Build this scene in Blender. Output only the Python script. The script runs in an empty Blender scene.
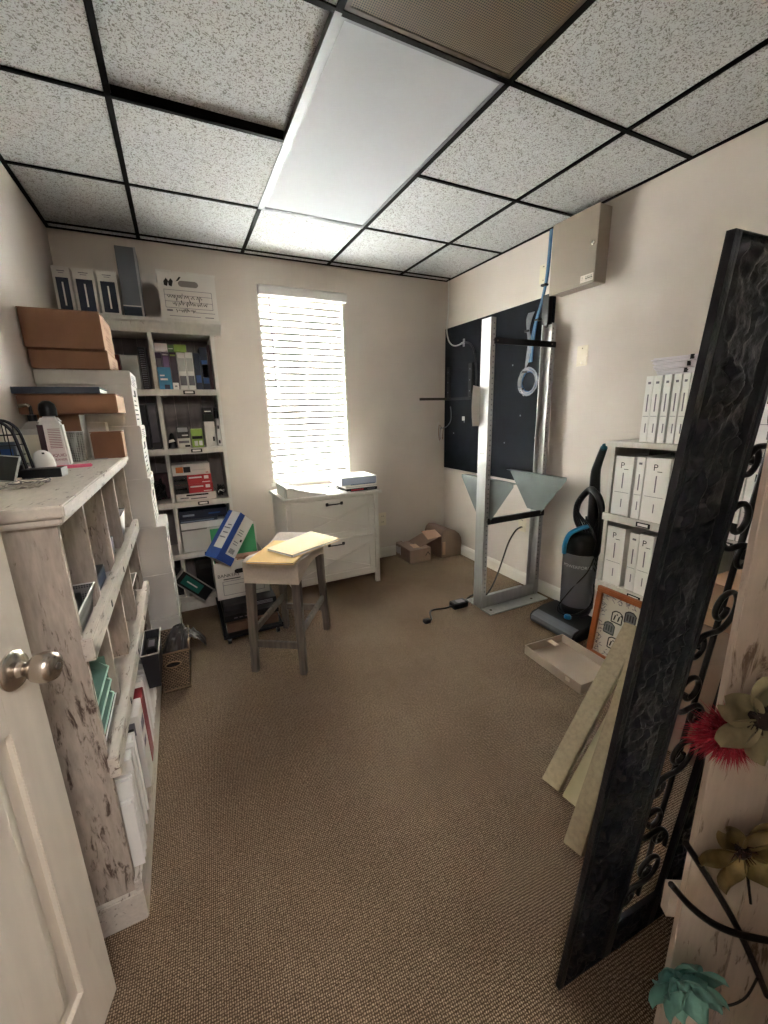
import bpy, bmesh, math, random
from mathutils import Vector, Matrix, Euler, noise
rnd = random.Random(7)
sc = bpy.context.scene
COL = sc.collection
R = math.radians

# ------------------------------------------------------------------ camera
cam_d = bpy.data.cameras.new('camera'); cam = bpy.data.objects.new('camera', cam_d); COL.objects.link(cam)
cam_d.sensor_fit = 'HORIZONTAL'; cam_d.sensor_width = 36.0; cam_d.lens = 36.0*410.17/768
cam_d.clip_start = 0.01
yaw, pitch, roll = 0.45244, 0.23907, -0.02375
fw = Vector((math.sin(yaw)*math.cos(pitch), math.cos(yaw)*math.cos(pitch), -math.sin(pitch)))
r0 = Vector((math.cos(yaw), -math.sin(yaw), 0)); u0 = r0.cross(fw)
rr = math.cos(roll)*r0 + math.sin(roll)*u0; uu = -math.sin(roll)*r0 + math.cos(roll)*u0
cam.matrix_world = Matrix(((rr.x, uu.x, -fw.x, 0.0732), (rr.y, uu.y, -fw.y, -1.3142), (rr.z, uu.z, -fw.z, 1.2969), (0, 0, 0, 1)))
sc.camera = cam

# ------------------------------------------------------------------ light
w = bpy.data.worlds.new('world'); sc.world = w; w.use_nodes = True
bg = w.node_tree.nodes['Background']; bg.inputs[0].default_value = (0.86, 0.93, 1.0, 1); bg.inputs[1].default_value = 0.55
def area(name, loc, rot, sx, sy, power, col):
    d = bpy.data.lights.new(name, 'AREA'); d.shape = 'RECTANGLE'; d.size = sx; d.size_y = sy; d.energy = power; d.color = col
    o = bpy.data.objects.new(name, d); COL.objects.link(o); o.location = loc; o.rotation_euler = rot
    return o
# daylight standing outside the window, shining in through glass and blind
area('window_daylight', (1.02, 2.42, 1.62), (R(-82), 0, 0), 1.3, 1.8, 560, (0.975, 0.965, 1.0))
# unseen fill light added in the hallway behind the open door
area('hallway_fill', (0.20, -2.1, 2.30), (R(14), 0, 0), 0.7, 1.3, 15, (1.0, 0.965, 0.93))
sc.view_settings.view_transform = 'Standard'; sc.view_settings.look = 'None'
sc.cycles.max_bounces = 16; sc.cycles.sample_clamp_indirect = 20.0; sc.cycles.sample_clamp_direct = 0.0; sc.cycles.diffuse_bounces = 8; sc.cycles.transmission_bounces = 8; sc.cycles.transparent_max_bounces = 16
sc.view_settings.exposure = 1.6; sc.view_settings.gamma = 1.0; sc.view_settings.use_curve_mapping = False

# ------------------------------------------------------------------ helpers
OFF = {}
MATS = {}
def lin(h):
    h = h.lstrip('#'); c = [int(h[i:i+2], 16)/255 for i in (0, 2, 4)]
    return tuple((x/12.92 if x <= 0.04045 else ((x+0.055)/1.055)**2.4) for x in c) + (1,)
class NT:
    def __init__(s, name):
        s.m = bpy.data.materials.new(name); s.m.use_nodes = True; s.t = s.m.node_tree
        s.b = s.t.nodes['Principled BSDF']; s.out = s.t.nodes['Material Output']
        s.tc = None
    def n(s, typ, **kw):
        nd = s.t.nodes.new(typ)
        for k, v in kw.items():
            if k in nd.inputs: nd.inputs[k].default_value = v
            else: setattr(nd, k, v)
        return nd
    def l(s, a, b): s.t.links.new(a, b)
    def co(s, scale=(1, 1, 1), rot=(0, 0, 0)):
        if s.tc is None: s.tc = s.n('ShaderNodeTexCoord')
        mp = s.n('ShaderNodeMapping'); mp.inputs['Scale'].default_value = scale; mp.inputs['Rotation'].default_value = rot
        s.l(s.tc.outputs['Object'], mp.inputs['Vector']); return mp.outputs[0]
    def noise(s, scale, detail=3, co=None, rough=0.5, dist=0):
        nd = s.n('ShaderNodeTexNoise'); nd.inputs['Scale'].default_value = scale; nd.inputs['Detail'].default_value = detail
        nd.inputs['Roughness'].default_value = rough; nd.inputs['Distortion'].default_value = dist
        s.l(co if co is not None else s.co(), nd.inputs['Vector']); return nd.outputs['Fac']
    def ramp(s, fac, stops):
        nd = s.n('ShaderNodeValToRGB'); e = nd.color_ramp.elements
        while len(e) < len(stops): e.new(0.5)
        for k, (p, c) in enumerate(stops): e[k].position = p; e[k].color = c if len(c) == 4 else tuple(c)+(1,)
        s.l(fac, nd.inputs[0]); return nd.outputs[0]
    def mix(s, fac, a, b, mode='MIX'):
        nd = s.n('ShaderNodeMix', data_type='RGBA', blend_type=mode)
        for i, x in ((0, fac), (6, a), (7, b)):
            if hasattr(x, 'is_output'): s.l(x, nd.inputs[i])
            else: nd.inputs[i].default_value = x
        return nd.outputs[2]
    def bump(s, h, strength=0.3, dist=0.002):
        nd = s.n('ShaderNodeBump'); nd.inputs['Strength'].default_value = strength; nd.inputs['Distance'].default_value = dist
        s.l(h, nd.inputs['Height']); s.l(nd.outputs[0], s.b.inputs['Normal'])
    def base(s, c):
        if hasattr(c, 'is_output'): s.l(c, s.b.inputs['Base Color'])
        else: s.b.inputs['Base Color'].default_value = c
def mat(name, col, rough=0.6, metal=0.0, var=0.08, vscale=6, bump=0.0, bscale=200, stretch=(1, 1, 1), spec=0.5):
    if name in MATS: return MATS[name]
    t = NT(name); c = lin(col)
    if var > 0:
        f = t.noise(vscale, 4, t.co(stretch))
        d = tuple(x*(1-var*2) for x in c[:3])+(1,); b = tuple(min(1, x*(1+var)) for x in c[:3])+(1,)
        t.base(t.ramp(f, [(0.25, d), (0.75, b)]))
    else: t.base(c)
    t.b.inputs['Roughness'].default_value = rough; t.b.inputs['Metallic'].default_value = metal
    t.b.inputs['Specular IOR Level'].default_value = spec
    if bump: t.bump(t.noise(bscale, 3, t.co(stretch)), bump)
    MATS[name] = t.m; return t.m

class MB:
    def __init__(s): s.v = []; s.f = []; s.mi = []; s.cur = 0
    def add(s, vs, fs):
        k = len(s.v); s.v += [tuple(p) for p in vs]
        for f in fs: s.f.append(tuple(i+k for i in f)); s.mi.append(s.cur)
        return s
    def box(s, x0, x1, y0, y1, z0, z1, M=None):
        vs = [Vector((x, y, z)) for z in (z0, z1) for y in (y0, y1) for x in (x0, x1)]
        if M is not None: vs = [M @ p for p in vs]
        return s.add(vs, [(0, 2, 3, 1), (4, 5, 7, 6), (0, 1, 5, 4), (2, 6, 7, 3), (0, 4, 6, 2), (1, 3, 7, 5)])
    def frustum(s, x0, x1, y0, y1, z0, X0, X1, Y0, Y1, z1, M=None):
        vs = [Vector(p) for p in ((x0, y0, z0), (x1, y0, z0), (x0, y1, z0), (x1, y1, z0), (X0, Y0, z1), (X1, Y0, z1), (X0, Y1, z1), (X1, Y1, z1))]
        if M is not None: vs = [M @ p for p in vs]
        return s.add(vs, [(0, 2, 3, 1), (4, 5, 7, 6), (0, 1, 5, 4), (2, 6, 7, 3), (0, 4, 6, 2), (1, 3, 7, 5)])
    def prism(s, poly, o, ux, uy, ext):
        o, ux, uy, ext = map(Vector, (o, ux, uy, ext)); n = len(poly)
        a = [o+ux*p[0]+uy*p[1] for p in poly]; b = [p+ext for p in a]
        fs = [tuple(range(n))[::-1], tuple(range(n, 2*n))] + [(i, (i+1) % n, n+(i+1) % n, n+i) for i in range(n)]
        return s.add(a+b, fs)
    def tube(s, pts, r, n=8, closed=False, cap=True):
        pts = [Vector(p) for p in pts]; m = len(pts); rs = r if isinstance(r, (list, tuple)) else [r]*m
        T = []
        for i in range(m):
            a = pts[i-1] if (i or closed) else pts[0]; b = pts[(i+1) % m] if (i < m-1 or closed) else pts[-1]
            d = b-a; T.append(d.normalized() if d.length > 1e-9 else Vector((0, 0, 1)))
        nrm = T[0].orthogonal().normalized(); rings = []
        for i in range(m):
            nrm = (nrm - T[i]*nrm.dot(T[i]))
            nrm = nrm.normalized() if nrm.length > 1e-6 else T[i].orthogonal().normalized()
            bn = T[i].cross(nrm)
            rings.append([pts[i]+(nrm*math.cos(2*math.pi*k/n)+bn*math.sin(2*math.pi*k/n))*rs[i] for k in range(n)])
        fs = []
        for i in range(m-1 if not closed else m):
            j = (i+1) % m
            for k in range(n): fs.append((i*n+k, i*n+(k+1) % n, j*n+(k+1) % n, j*n+k))
        if cap and not closed: fs += [tuple(range(n))[::-1], tuple((m-1)*n+k for k in range(n))]
        return s.add([p for rg in rings for p in rg], fs)
    def lathe(s, prof, o, axis=(0, 0, 1), n=20):
        o = Vector(o); ax = Vector(axis).normalized(); a = ax.orthogonal().normalized(); b = ax.cross(a); m = len(prof)
        vs = [o+ax*h+(a*math.cos(2*math.pi*k/n)+b*math.sin(2*math.pi*k/n))*max(r, 1e-5) for r, h in prof for k in range(n)]
        fs = [(i*n+k, i*n+(k+1) % n, (i+1)*n+(k+1) % n, (i+1)*n+k) for i in range(m-1) for k in range(n)]
        fs += [tuple(range(n))[::-1], tuple((m-1)*n+k for k in range(n))]
        return s.add(vs, fs)
    def cyl(s, p0, p1, r, n=14): return s.tube([p0, p1], r, n)
    def grid(s, fn, nu, nv):
        vs = [fn(i/nu, j/nv) for j in range(nv+1) for i in range(nu+1)]
        return s.add(vs, [(j*(nu+1)+i, j*(nu+1)+i+1, (j+1)*(nu+1)+i+1, (j+1)*(nu+1)+i) for j in range(nv) for i in range(nu)])
    def mesh(s, name, off=(0, 0, 0), bev=0, smooth=None, seg=2):
        me = bpy.data.meshes.new(name); o = Vector(off)
        me.from_pydata([tuple(Vector(p)-o) for p in s.v], [], s.f)
        if any(s.mi): me.polygons.foreach_set('material_index', s.mi)
        bm = bmesh.new(); bm.from_mesh(me)
        bmesh.ops.recalc_face_normals(bm, faces=bm.faces)
        if bev:
            ed = [e for e in bm.edges if len(e.link_faces) == 2 and e.calc_face_angle(0) > 0.6]
            bmesh.ops.bevel(bm, geom=ed, offset=bev, segments=seg, affect='EDGES', clamp_overlap=True)
        bm.to_mesh(me); bm.free()
        if smooth or bev:
            me.polygons.foreach_set('use_smooth', [True]*len(me.polygons)); me.set_sharp_from_angle(angle=R(smooth if smooth else 40))
        return me
    def build(s, name, m, parent=None, bev=0, smooth=None, seg=2, loc=None):
        off = OFF.get(parent.name, (0, 0, 0)) if parent else (loc or (0, 0, 0))
        me = s.mesh(name, off, bev, smooth, seg)
        for x in (m if isinstance(m, (list, tuple)) else [m]): me.materials.append(x)
        o = bpy.data.objects.new(name, me); COL.objects.link(o)
        if parent: o.parent = parent; OFF[o.name] = off
        else: o.location = off
        return o
def tag(o, label=None, cat=None, group=None, kind=None):
    for k, v in (('label', label), ('category', cat), ('group', group), ('kind', kind)):
        if v: o[k] = v
    return o
def thing(name, label, cat, loc=(0, 0, 0), rot=(0, 0, 0), group=None, world=True):
    o = bpy.data.objects.new(name, None); COL.objects.link(o); o.location = loc; o.rotation_euler = rot
    o.empty_display_size = 0.05
    OFF[o.name] = tuple(loc) if world else (0, 0, 0)
    return tag(o, label, cat, group)
def solo(name, label, cat, mb, m, group=None, bev=0, smooth=None, seg=2):
    xs, ys, zs = zip(*mb.v)
    o = mb.build(name, m, None, bev, smooth, seg, ((min(xs)+max(xs))/2, (min(ys)+max(ys))/2, min(zs)))
    return tag(o, label, cat, group)
def part_copy(src, parent, loc, rot=None):
    c = src.copy(); COL.objects.link(c); c.parent = parent; c.location = loc
    if rot is not None: c.rotation_euler = rot
    return c
def struct(name, mb, m, bev=0, smooth=None, loc=None):
    o = mb.build(name, m, None, bev, smooth, 2, loc); o['kind'] = 'structure'; OFF[o.name] = loc or (0, 0, 0); return o
def glyphs(s, size, o, ux, uy, align='CENTER', shear=0, depth=0.0006):
    """lettering as a mesh laid in the plane (ux, uy) at o -> (verts, faces)"""
    cu = bpy.data.curves.new('lettering', 'FONT'); cu.body = s; cu.size = size; cu.align_x = align; cu.align_y = 'CENTER'; cu.shear = shear
    cu.resolution_u = 3
    ob = bpy.data.objects.new('lettering', cu); me = bpy.data.meshes.new_from_object(ob)
    ux, uy = Vector(ux).normalized(), Vector(uy).normalized(); nz = ux.cross(uy); o = Vector(o)
    vs = [o+ux*v.co.x+uy*v.co.y+nz*depth for v in me.vertices]; fs = [tuple(p.vertices) for p in me.polygons]
    bpy.data.objects.remove(ob); bpy.data.curves.remove(cu); bpy.data.meshes.remove(me)
    return vs, fs
def rotm(loc, rx=0, ry=0, rz=0): return Matrix.Translation(loc) @ Euler((R(rx), R(ry), R(rz))).to_matrix().to_4x4()
def arc(c, r, a0, a1, n, ux=(1, 0, 0), uy=(0, 0, 1)):
    c, ux, uy = Vector(c), Vector(ux), Vector(uy)
    return [c+ux*(r*math.cos(R(a0+(a1-a0)*i/n)))+uy*(r*math.sin(R(a0+(a1-a0)*i/n))) for i in range(n+1)]
def smoothpts(p, n=6):
    p = [Vector(x) for x in p]; out = []
    for i in range(len(p)-1):
        a, b, c, d = p[max(i-1, 0)], p[i], p[i+1], p[min(i+2, len(p)-1)]
        for k in range(n):
            t = k/n
            out.append(0.5*((2*b)+(c-a)*t+(2*a-5*b+4*c-d)*t*t+(3*b-a-3*c+d)*t**3))
    return out+[p[-1]]

# ------------------------------------------------------------------ materials
def m_wall():
    t = NT('wall paint'); f = t.noise(3, 3); t.base(t.ramp(f, [(0.3, lin('#cbc0b7')), (0.7, lin('#d2c8bf'))]))
    t.b.inputs['Roughness'].default_value = 0.75; t.bump(t.noise(160, 4), 0.12, 0.002); return t.m
def m_carpet():
    t = NT('loop carpet')
    wv = []
    for sc_, rot in ((58, 0), (52, 90)):
        x = t.n('ShaderNodeTexWave', wave_type='BANDS', bands_direction='X'); x.inputs['Scale'].default_value = sc_
        x.inputs['Distortion'].default_value = 3.5; x.inputs['Detail'].default_value = 2; x.inputs['Detail Scale'].default_value = 3
        t.l(t.co((1, 1, 1), (0, 0, R(rot+4))), x.inputs['Vector']); wv.append(x.outputs['Fac'])
    h = t.mix(1.0, wv[0], wv[1], 'MULTIPLY')
    c1 = t.ramp(h, [(0.0, lin('#534538')), (0.35, lin('#877360')), (0.8, lin('#b09b86'))])
    c2 = t.ramp(t.noise(2.2, 4), [(0.35, (0.88, 0.86, 0.84)), (0.65, (1.05, 1.04, 1.03))])
    c3 = t.ramp(t.noise(170, 2), [(0.3, (0.7, 0.7, 0.7)), (0.7, (1.15, 1.15, 1.15))])
    t.base(t.mix(1.0, t.mix(1.0, c1, c2, 'MULTIPLY'), c3, 'MULTIPLY'))
    t.b.inputs['Roughness'].default_value = 0.95; t.b.inputs['Specular IOR Level'].default_value = 0.0
    t.bump(h, 0.3, 0.003); return t.m
def m_tile():
    t = NT('fissured ceiling tile')
    f1 = t.noise(85, 2, None, 0.5, 1.8); f2 = t.noise(190, 2)
    pits = t.ramp(f1, [(0.555, (1, 1, 1)), (0.60, (0.45, 0.43, 0.40))])
    dots = t.ramp(f2, [(0.57, (1, 1, 1)), (0.66, (0.55, 0.53, 0.5))])
    t.base(t.mix(1.0, t.mix(1.0, lin('#c8c9cb'), pits, 'MULTIPLY'), dots, 'MULTIPLY'))
    t.b.inputs['Roughness'].default_value = 0.9; t.bump(pits, 0.5, 0.003); return t.m
def m_distressed(name, c_paint, c_wood, amt=0.64, rot=(0, 0, 0), stretch=(14, 14, 2.2), dk=0.84):
    t = NT(name)
    f = t.noise(2.2, 6, t.co(stretch), 0.68, 0.6); g = t.noise(2.5, 3)
    k = t.mix(0.35, f, g)
    worn = t.ramp(k, [(amt-0.05, (0, 0, 0)), (amt+0.02, (1, 1, 1))])
    grain = t.ramp(t.noise(3.0, 4, t.co(stretch)), [(0.3, lin(c_paint)), (0.8, tuple(x*dk for x in lin(c_paint)[:3]))])
    t.base(t.mix(worn, grain, lin(c_wood))); t.b.inputs['Roughness'].default_value = 0.6
    t.bump(f, 0.2, 0.002); return t.m
def m_grille():
    t = NT('perforated return grille')
    v = t.n('ShaderNodeTexVoronoi'); v.inputs['Scale'].default_value = 150; v.inputs['Randomness'].default_value = 0.0
    t.l(t.co((1, 1, 0.0)), v.inputs['Vector'])
    t.base(t.ramp(v.outputs['Distance'], [(0.30, lin('#1c150c')), (0.42, lin('#6d5b41'))])); t.b.inputs['Roughness'].default_value = 0.6
    return t.m
def m_translucent(name, col, tr=0.5, rough=0.5, tcol=None):
    t = NT(name); t.base(lin(col)); t.b.inputs['Roughness'].default_value = rough
    tl = t.n('ShaderNodeBsdfTranslucent'); tl.inputs[0].default_value = tcol or lin(col)
    mx = t.n('ShaderNodeMixShader'); mx.inputs[0].default_value = tr
    t.l(t.b.outputs[0], mx.inputs[1]); t.l(tl.outputs[0], mx.inputs[2]); t.l(mx.outputs[0], t.out.inputs[0]); return t.m
def m_clear(name, col, op=0.25, rough=0.15):
    t = NT(name); t.base(lin(col)); t.b.inputs['Roughness'].default_value = rough
    tp = t.n('ShaderNodeBsdfTransparent'); tp.inputs[0].default_value = lin(col)
    mx = t.n('ShaderNodeMixShader'); mx.inputs[0].default_value = op
    t.l(tp.outputs[0], mx.inputs[1]); t.l(t.b.outputs[0], mx.inputs[2]); t.l(mx.outputs[0], t.out.inputs[0]); return t.m
def m_wicker():
    t = NT('woven wicker')
    x = t.n('ShaderNodeTexBrick'); x.inputs['Scale'].default_value = 30; x.inputs['Color1'].default_value = lin('#a08a72'); x.inputs['Color2'].default_value = lin('#7d6956')
    x.inputs['Mortar'].default_value = lin('#2e241a'); x.inputs['Mortar Size'].default_value = 0.06
    t.l(t.co((1, 1, 1), (R(90), 0, 0)), x.inputs['Vector']); t.base(x.outputs['Color']); t.b.inputs['Roughness'].default_value = 0.7
    t.bump(x.outputs['Fac'], -0.6, 0.004); return t.m
def m_holes(name, col, dark, scale=180):
    t = NT(name); v = t.n('ShaderNodeTexVoronoi'); v.inputs['Scale'].default_value = scale; v.inputs['Randomness'].default_value = 0.0
    t.l(t.co(), v.inputs['Vector']); t.base(t.ramp(v.outputs['Distance'], [(0.34, lin(dark)), (0.46, lin(col))]))
    t.b.inputs['Roughness'].default_value = 0.45; t.b.inputs['Metallic'].default_value = 0.3; return t.m
WALL = m_wall(); CARPET = m_carpet(); TILE = m_tile(); GRILLE = m_grille()
SHABBY = m_distressed('distressed white paint', '#bdb0a3', '#54443a', 0.60, stretch=(34, 34, 7), dk=0.66)
SHABBY_H = m_distressed('distressed white paint on rails', '#cdc3b8', '#5d4c40', 0.61, stretch=(34, 7, 34))
WHITEWOOD = m_distressed('white brushed paint', '#d6d1ca', '#a79c90', 0.66)
WHITEWASH = m_distressed('whitewashed plank', '#c4b5a8', '#6d5a4c', 0.60, stretch=(30, 30, 6))
BLIND = m_translucent('white blind slat', '#f2f0ec', 0.72, 0.5)
PAPER = mat('white paper', '#e9e6e2', 0.7, var=0.03)
TRIM = mat('white trim paint', '#e6e2da', 0.45, var=0.02)
DOORW = m_distressed('door paint', '#ded4c6', '#cfc4b5', 0.62, stretch=(9, 9, 1.0))
BLACKM = mat('black metal', '#15151a', 0.42, 0.2, 0.1, 20)
TEE = mat('black ceiling tee', '#0d0b09', 0.7, 0.0, 0.1, 10, spec=0.1)
SILVER = mat('bare aluminium', '#b4b4b3', 0.5, 0.45, 0.06, 30, stretch=(1, 1, 0.1))
CHROME = mat('brushed nickel', '#b8aea3', 0.25, 0.95, 0.05, 40)
CARD = mat('brown cardboard', '#8b6248', 0.8, var=0.06, vscale=9)
CARDL = mat('pale cardboard', '#b8947a', 0.8, var=0.06, vscale=9)
CARDG = mat('grey brown cardboard', '#8f7868', 0.8, var=0.06, vscale=9)
BOXW = mat('white box board', '#d8d3cd', 0.75, var=0.03)
INK = mat('black ink', '#22201f', 0.8, var=0)
INKG = mat('grey ink', '#77737a', 0.8, var=0)
BLACKP = mat('black plastic', '#121214', 0.38, var=0.05)
DARKP = mat('dark charcoal plastic', '#26262a', 0.5, var=0.08)
NAVY = mat('navy cover', '#1c2740', 0.45, var=0.12, vscale=25)
BLUE = mat('blue cover', '#1f4a86', 0.4, var=0.1, vscale=25)
CYAN = mat('cyan blue card', '#2f7fa8', 0.45, var=0.12, vscale=25)
PURPLE = mat('purple cover', '#4a3550', 0.45, var=0.2, vscale=40)
REDC = mat('red card', '#b3232a', 0.45, var=0.06)
GREENC = mat('lime green card', '#93b14a', 0.5, var=0.1)
GREENF = mat('green folder', '#3f9f68', 0.6, var=0.05)
TEALC = mat('teal card', '#1f6f62', 0.4, var=0.1)
ORANGE = mat('orange card', '#d8742f', 0.5, var=0.05)
MANILA = mat('manila folder', '#dcc391', 0.7, var=0.03)
MANILA2 = mat('kraft envelope', '#d3a95f', 0.7, var=0.03)
GREYB = mat('slate grey board', '#6c6e76', 0.6, var=0.05)
STEELG = mat('grey green steel', '#767c7b', 0.42, 0.25, 0.05, 12)
PANELGREY = mat('beige grey enamel', '#94877a', 0.42, 0.1, 0.03, 5)
LINEN = mat('beige linen', '#c6b9ab', 0.9, var=0.05, vscale=90, bump=0.4, bscale=400)
GREYWOOD = mat('weathered grey wood', '#6b6058', 0.7, var=0.2, vscale=5, bump=0.15, bscale=60, stretch=(12, 12, 1))
PINE = mat('weathered pine', '#9c8b70', 0.75, var=0.10, vscale=9, bump=0.3, bscale=40, stretch=(8, 8, 8))
ORANGEWOOD = mat('orange stained pine', '#a85a28', 0.45, var=0.15, vscale=8)
BOARD = mat('black painted plywood', '#191b22', 0.8, var=0.18, vscale=9, spec=0.15)
IVORY = mat('ivory plastic', '#d8cdb6', 0.4, var=0)
CARVED = mat('black carved lacquer', '#14161d', 0.4, 0.0, 0.25, 40, bump=0.8, bscale=110)
IRON = mat('wrought iron', '#191614', 0.45, 0.35, 0.2, 30, bump=0.3, bscale=120)
VBLUE = mat('bright blue plastic', '#1a7fb8', 0.35, var=0.03)
SMOKE = m_clear('smoked clear plastic', '#8b8d94', 0.6, 0.15)
TEALCLEAR = m_clear('clear teal plastic', '#bfe3d7', 0.42, 0.12)
CLEARP = m_clear('clear plastic bottle', '#d8d5cf', 0.55, 0.12)
GLASS = m_clear('window glass', '#f2f7f6', 0.06, 0.03)
WICKER = m_wicker()
MESHG = m_holes('grey wire mesh', '#8c8a88', '#2b2a29', 170)
MESHS = m_holes('silver wire mesh', '#a3a19d', '#4a4947', 150)
CABGREY = mat('grey cable', '#8f9299', 0.5, var=0.1, vscale=40)
CABBLUE = mat('blue cable', '#2a5f93', 0.5, var=0.1, vscale=40)
CABWHITE = mat('white cable', '#d9d7d3', 0.5, var=0)
DIFF = mat('white light diffuser', '#b2b4ba', 0.7, var=0.02, vscale=2)
PINK = mat('pink plastic', '#e0607f', 0.4, var=0)
BAG = mat('grey plastic bag', '#55504e', 0.35, var=0.3, vscale=14)
SLATE = mat('slate blue vinyl', '#3e4a5a', 0.5, var=0.05)

# ------------------------------------------------------------------ room shell
XL, XR, YB, YN, H = -0.460, 2.290, 1.913, -1.30, 2.366
WX0, WX1, WZ0, WZ1 = 0.686, 1.336, 0.775, 2.14        # window opening
struct('floor', MB().box(XL-0.1, XR+0.1, -3.2, YB+0.1, -0.06, 0), CARPET)
struct('wall_left', MB().box(XL-0.1, XL, YN-0.12, YB+0.1, 0, H+0.25), WALL)
struct('wall_right', MB().box(XR, XR+0.1, YN-0.12, YB+0.1, 0, H+0.25), WALL)
b = MB()
b.box(XL, WX0, YB, YB+0.12, 0, H+0.25).box(WX1, XR, YB, YB+0.12, 0, H+0.25).box(WX0, WX1, YB, YB+0.12, 0, WZ0).box(WX0, WX1, YB, YB+0.12, WZ1, H+0.25)
struct('wall_back', b, WALL)
b = MB(); b.box(0.40, XR, YN-0.12, YN, 0, H+0.25).box(XL, 0.40, YN-0.12, YN, 2.06, H+0.25)
struct('wall_near', b, WALL)
b = MB(); b.box(XL-0.1, XL, -3.2, YN-0.12, 0, 2.5).box(XR, XR+0.1, -3.2, YN-0.12, 0, 2.5).box(XL-0.1, XR+0.1, -3.3, -3.2, 0, 2.5).box(XL-0.1, XR+0.1, -3.2, YN-0.12, 2.5, 2.56)
struct('wall_hallway', b, WALL)
def baseboard(name, a, bb):
    x0, y0 = a; x1, y1 = bb; d = Vector((x1-x0, y1-y0, 0)); n = Vector((-d.y, d.x, 0)).normalized()
    pr = [(0, 0), (0.014, 0), (0.014, 0.07), (0.009, 0.084), (0.004, 0.092), (0, 0.092)]
    struct(name, MB().prism(pr, (x0, y0, 0), n, (0, 0, 1), d), TRIM)
baseboard('baseboard_back', (XR, YB), (XL, YB)); baseboard('baseboard_right', (XR, YN), (XR, YB)); baseboard('baseboard_left', (XL, YB), (XL, YN))
# ceiling: every lay-in tile and every tee is a piece of its own
ceil = struct('ceiling', MB().box(XL, XR, YN, YB, H+0.16, H+0.24), mat('ceiling deck', '#5b5650', 0.9))
xs = [XL, 0.0, 0.61, 1.22, 1.83, XR]; ys = [YN, -1.22, -0.61, 0.0, 0.61, 1.22, 1.83, YB]
shared = {}
for i in range(len(xs)-1):
    for j in range(len(ys)-1):
        x0, x1, y0, y1 = xs[i], xs[i+1], ys[j], ys[j+1]
        if i == 2 and j in (2, 3, 4): continue
        wx, wy = round(x1-x0, 3), round(y1-y0, 3)
        lift = 0.028 if (i == 1 and j == 3) else 0.0
        k = (wx, wy)
        if k not in shared:
            shared[k] = MB().box(-wx/2+0.006, wx/2-0.006, -wy/2+0.006, wy/2-0.006, 0.004, 0.02).mesh('ceiling_tile'); shared[k].materials.append(TILE)
        o = bpy.data.objects.new('ceiling_tile', shared[k]); COL.objects.link(o); o.parent = ceil
        o.location = ((x0+x1)/2, (y0+y1)/2, H+lift)
def tee(x0, x1, y0, y1, m):
    b = MB().box(x0, x1, y0, y1, H-0.002, H+0.003)
    cx, cy = (x0+x1)/2, (y0+y1)/2
    if x1-x0 < y1-y0: b.box(cx-0.0015, cx+0.0015, y0, y1, H+0.003, H+0.04)
    else: b.box(x0, x1, cy-0.0015, cy+0.0015, H+0.003, H+0.04)
    b.build('tee_bar', m, ceil)
hw = 0.0105
for x in xs[1:-1]:
    if abs(x-0.61) < 0.01:
        tee(x-hw, x+hw, YN, 0.0, TEE); tee(x-hw, x+hw, 0.0, 1.22, mat('grey fixture frame', '#85868a', 0.5, 0.2)); tee(x-hw, x+hw, 1.22, YB, TEE)
    else: tee(x-hw, x+hw, YN, YB, TEE)
for j, y in enumerate(ys[1:-1]):
    for i in range(len(xs)-1):
        if i == 2 and abs(y-0.61) < 0.01: continue
        tee(xs[i]+(hw if i else 0), xs[i+1]-(hw if i < 4 else 0), y-hw*0.85, y+hw*0.85, mat('grey fixture frame', '#85868a', 0.5, 0.2) if (i == 2 and abs(y-1.22) < 0.01) else TEE)
for a in ((XL, XL+0.018, YN, YB), (XR-0.018, XR, YN, YB), (XL, XR, YB-0.018, YB), (XL, XR, YN, YN+0.018)):
    MB().box(*a, H-0.002, H+0.003).build('wall_angle', TEE, ceil)
# lay-in light fitting (switched off) and return grille
t = thing('ceiling_light', 'long flat white troffer panel set in the ceiling grid', 'ceiling light', (0.915, 0.61, H))
MB().box(0.625, 1.205, 0.015, 1.205, H+0.004, H+0.012).build('diffuser', DIFF, t)
b = MB(); b.box(0.618, 0.634, 0.008, 1.212, H-0.001, H+0.02).box(1.198, 1.212, 0.008, 1.212, H, H+0.02).box(0.618, 1.212, 0.008, 0.02, H, H+0.02).box(0.618, 1.212, 1.2, 1.212, H, H+0.02)
b.build('frame', mat('grey fixture frame', '#85868a', 0.5, 0.2), t)
t = thing('return_grille', 'brown perforated air return grille in the ceiling', 'air vent', (0.915, -0.305, H))
MB().box(0.63, 1.20, -0.59, -0.02, H+0.002, H+0.008).build('perforated_plate', GRILLE, t)
b = MB(); b.box(0.621, 0.635, -0.6, -0.01, H, H+0.016).box(1.195, 1.209, -0.6, -0.01, H, H+0.016).box(0.621, 1.209, -0.6, -0.586, H, H+0.016).box(0.621, 1.209, -0.024, -0.01, H, H+0.016)
b.build('frame', mat('brown grille frame', '#4c3c28', 0.5), t)

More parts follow.
